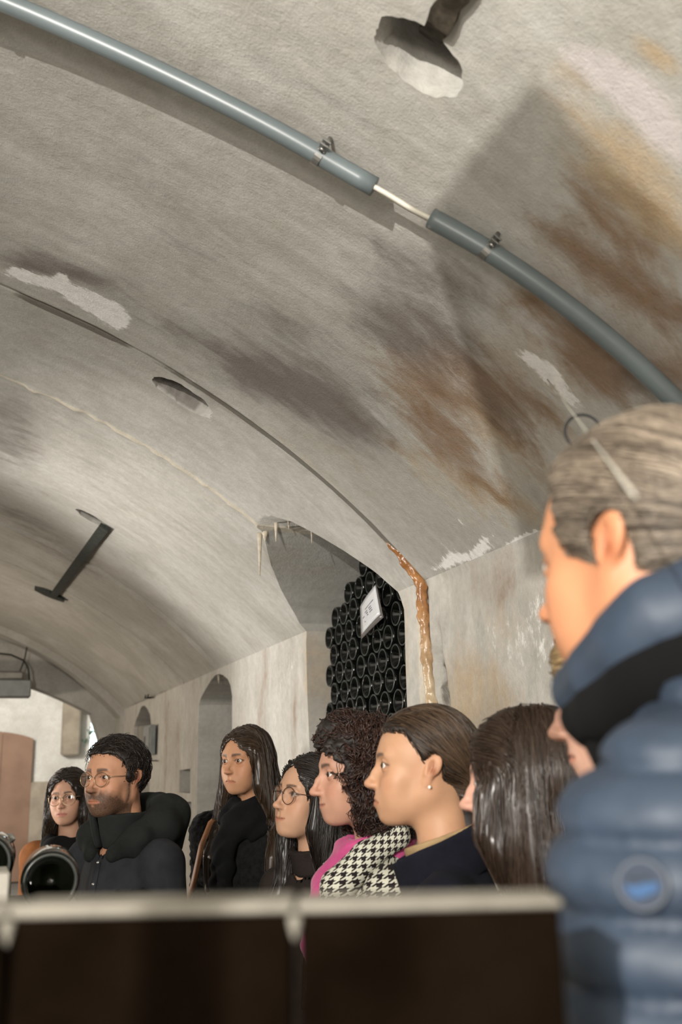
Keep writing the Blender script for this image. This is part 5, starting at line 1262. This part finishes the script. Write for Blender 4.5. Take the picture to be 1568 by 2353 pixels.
# zip placket, chest flap and pocket flaps, arm label
pl = MB()
zp = [on_coat(p, (-.004, .2, p.zn-.03-.05*k))[0] for k in range(9)]; zn_ = [on_coat(p, (-.004, .2, p.zn-.03-.05*k))[1] for k in range(9)]
Vv = []
for i in range(9):
    u = np.cross((0, 0, 1), zn_[i]); u /= np.linalg.norm(u)
    for (a, b) in ((-.022, -.004), (.022, -.004), (.022, .006), (-.022, .006)): Vv.append(zp[i]+u*a+zn_[i]*b)
pl.add(Vv, [[k*4+j, k*4+(j+1) % 4, k*4+4+(j+1) % 4, k*4+4+j] for k in range(8) for j in range(4)]+[[3, 2, 1, 0], [32, 33, 34, 35]]); pl.build('placket', M_HOOD, p.coat, True)
for k in (0, 2, 4):
    m = MB(); m.lathe([(0, .0085), (.004, .008), (.0055, .006), (.005, .002)], 10, 2); N = zn_[k]; u = np.cross((0, 0, 1), N); u /= np.linalg.norm(u)
    mk('snap', np.concatenate(m.V)@np.stack([u, np.cross(N, u), N])+zp[k]+u*.012, m.F, M_STEEL, p.coat)
patch(p, 'pocket_flap', (-.11, .2, p.zn-.235), .055, .022, M_HOOD, .004); patch(p, 'pocket_flap', (.11, .2, p.zn-.235), .055, .022, M_HOOD, .004)
patch(p, 'arm_flap', (-.40, .03, p.zn-.285), .058, .020, M_HOOD, .004)
lb, LP, LN, LU, LV = patch(p, 'woven_label', (-.40, .05, p.zn-.345), .0125, .008, plain('label_cloth', (.42, .41, .37), .7, .2), .002)
m = MB()
for (xa, za, xb, zb) in ((-.009, .002, -.003, .004), (-.001, .002, .004, .004), (.006, .002, .009, .004), (-.009, -.004, -.002, -.002), (.0, -.004, .009, -.002)):
    m.box((xa, za, .0018), (xb, zb, .0026))
mk('stitching', np.concatenate(m.V)@np.stack([LU, LV, LN])+LP, m.F, M_METAL_GREY, lb, smooth=False)['kind'] = 'stuff'
p.make_legs(M_TROUSER, M_SHOE, .095)
g = p.glasses(M_GOLD, .0235, .0215, -.006); tag(g, 'thin gold round glasses worn by the bearded visitor', 'glasses'); P2 = p

# ---- woman behind him
p = Fig(0.391, 4.775, 1.436, 158, pitch=0, body=150, roll=3, scale=.985, seed=1, ear=.5, label='person in rust coat with wire glasses, half hidden behind the bearded visitor',
        nose=.95, wide=1.0, jaw=.95, skin=(.60, .36, .26), open=1.10, gaze=(6, 0), lips=1.15, lipcol=(.36, .10, .08), lip_w=.8)
p.make_body(); long_hair(p, HBK, HB, t=.013, ztop=.068, hw=.060, y0=.022, fdrop=.14, fx=.10, fy=.045, n=1000, drop=.12, wob=.25, r=.0013)
p.make_coat(M_RUST, w=.185, nk=.062, fold=.006)
def scarf1(B):
    x, y, z = B[..., 0], B[..., 1], B[..., 2]-p.zn
    d = smin(np.sqrt((np.sqrt(x*x+((y-.012)*.9)**2)-.088)**2+((z+.01+.35*y)*.6)**2)-.030, chain(B, [(.03, .10, p.zn-.05), (.04, .15, p.zn-.2), (.04, .16, p.zn-.4)], [.05, .055, .05], .02), .03)
    return d+.004*np.sin(z*70+x*60+4*vnoise(x*14, y*14, z*8, 2))
p.sdf_part('scarf', scarf1, (-.17, -.17, p.zn-.46), (.17, .26, p.zn+.09), .008, M_SCARFK)
m = MB(); sp_ = [on_coat(p, (.05+.19*t, .05+.10*t, p.zn-.02-.30*t))[0]+np.array([0, -.004, .008]) for t in np.linspace(.1, 1, 9)]
m.tube(sp_, .009, 8); m.build('bag_strap', plain('olive_strap', (.05, .045, .025), .7), p.root, True)
p.make_legs(M_TROUSER, M_SHOE)
g = p.glasses(M_GOLD, .0265, .0255, -.008); tag(g, 'large thin wire glasses worn by the visitor half hidden at the back', 'glasses'); P1 = p

# ---- brunette with long straight hair
p = Fig(0.895, 1.568, 1.520, 58, pitch=-2, body=55, scale=.975, seed=7, ear=.5, label='person with long straight glossy dark brown hair hiding the face',
        nose=1.0, jaw=.95, skin=(.66, .40, .32))
p.make_body(); HG = hair_mat('glossy_brown_hair', (.014, .008, .0055), (.060, .037, .024), .3, .55)
long_hair(p, HG, HG, t=.012, ztop=.055, hw=.048, y0=.070, side=.046, fdrop=.30, fx=.070, fy=.050, n=2600, drop=.34, xpart=.0, wob=.07, r=.0010)
p.make_coat(M_DKBROWN, w=.158, arm_r=.047, nk=.058); p.make_legs(M_TROUSER, M_SHOE); P7 = p
# ---- blonde woman behind the near man
p = Fig(0.829, 1.154, 1.637, 62, pitch=-7, body=60, scale=.985, seed=8, ear=.5, label='person with blonde hair, mostly hidden behind the blue puffer jacket', nose=1.0, jaw=.95, skin=(.68, .42, .33), lips=1.1)
p.make_body(); long_hair(p, HBL, HBL, t=.016, ztop=.050, hw=.050, y0=.050, side=.020, fdrop=.20, n=1200, drop=.22)
p.make_coat(M_BEIGE, w=.158, arm_r=.047, nk=.058); p.make_legs(M_TROUSER, M_SHOE); P8 = p

# ---- near man in the puffer jacket
p = Fig(0.589, 0.780, 1.743, 22, pitch=-4, body=36, scale=1.03, seed=9, lean=(0, -.010), label='person with swept-back grey hair and navy quilted puffer jacket, closest on the right',
        nose=1.15, jaw=1.03, skin=(.60, .29, .16), ear=1.1, open=0.80, gaze=(0, -12), neck=.058, brow=1.3, browcol=(.08, .055, .04), wide=1.0)
p.make_body(.0028)
short_hair(p, .010, .086, .074, .042, -.085, 3, HGR, ear=(.036, .023, .036), sb=-.022, amp=.0012, recede=0, res=.004, pw=4)
def f9(P, k):
    L = p.toH(P); fr = np.clip((L[:, 1]-.02)/.06, 0, 1)
    d = np.stack([L[:, 0]*3, -1+0*L[:, 0], .55*fr-.35*(1-fr)], -1); return d@p.HR.astype(np.float32).T
st = p.strands(p.sample_hair(lambda L, V: L[:, 2] > -.08, 5500), f9, 15, .0075, HGR, r=.0007, off=(.0, .005), wob=.06, stop=lambda L: face_open(L, .084, .072, .045, pw=4)); st.parent = p.hair; st.name = 'strands'
def quilt(d, B, P):
    d = smin(d, caps(mirror(B), (.060, -.015, p.zn+.012), (.185, -.01, p.zn-.055), .050, .058), .03)
    z = B[..., 2]-p.zn+.018*np.abs(B[..., 0])/.2+.006*vnoise(P[..., 0]*9, P[..., 1]*9, P[..., 2]*3, 6); ph = z/.043
    q = np.abs(np.sin(np.pi*ph)); vs = np.exp(-((np.abs(B[..., 0])-.150)/.010)**2)*(B[..., 1] > .02)
    return d-.015*q**.55+.016*vs+.005*fbm(P[..., 0]*28, P[..., 1]*28, P[..., 2]*20, 3, 5)
p.make_coat(M_PUFF, w=.200, bulk=1.0, nk=.075, arm_r=.066, fold=.006, h=.0065, extra=quilt, arms=[[(.205*.95, .0, p.zn-.10), (.205*1.12, -.01, p.zn-.36), (.12, .19, p.zn-.44)]]*2)
def ring9(rad, zb, zf, t, cy=.0):
    def f(B):
        a = np.linspace(0, 2*math.pi, 17); d = None
        pts = [(rad*math.sin(v), cy+rad*1.12*math.cos(v), p.zn+(zf+zb)/2+(zf-zb)/2*math.cos(v)) for v in a]
        tt = [t*(1-.35*max(0, math.cos(v))) for v in a]
        d = chain(B, pts, tt)
        return d+.006*vnoise(B[..., 0]*24, B[..., 1]*24, B[..., 2]*16, 8)
    return f
p.sdf_part('collar', ring9(.100, .150, .045, .042, .010), (-.2, -.2, p.zn-.08), (.2, .26, p.zn+.24), .006, M_PUFF, parent=p.coat)
p.sdf_part('collar_band', ring9(.108, .098, .022, .036, .000), (-.24, -.22, p.zn-.14), (.24, .28, p.zn+.16), .007, M_MATT_BLACK, parent=p.coat)  # plain black band round the neck below the collar
p.sdf_part('inner_collar', collar_f(p.zn+.010, .088, .018, .055, .30, seed=3), (-.18, -.18, p.zn-.1), (.18, .18, p.zn+.14), .007, M_MATT_BLACK, parent=p.coat)
p.make_legs(M_TROUSER, M_SHOE, .10); P9 = p
# round emblem on the near sleeve: dark rim, blue device under a dark bar
bpt = np.array((0.396, 0.558, 1.475))-p.R0; bl = bpt@p.BR
bd, BP, BN, BU, BV = patch(p, 'sleeve_emblem', tuple(bl), .0165, .0165, plain('emblem_rim', (.013, .021, .036), .5, .3), .0025, shape='disc')
def on_badge(name, poly, h, mat):
    m = MB(); m.prism(poly, h, h+.0012, 'xy'); o = mk(name, np.concatenate(m.V)@np.stack([BU, BV, BN])+BP, m.F, mat, bd, smooth=False); return o
on_badge('emblem_field', [(.0135*math.cos(a), .0135*math.sin(a)) for a in np.arange(24)*2*math.pi/24], .0024, plain('emblem_field', (.011, .019, .036), .6, .2))
on_badge('emblem_device', [(-.0105, -.0005), (-.004, -.0015), (.001, .0005), (.0105, .001), (.0095, -.0035), (.003, -.0065), (-.003, -.0085), (-.0065, -.007), (-.009, -.004)], .0036, plain('emblem_blue', (.014, .052, .13), .6, .2))
on_badge('emblem_bar', [(-.0085, .0022), (.005, .0026), (.0055, .0052), (-.008, .0048)], .0036, plain('emblem_dark', (.006, .012, .022), .6, .2))
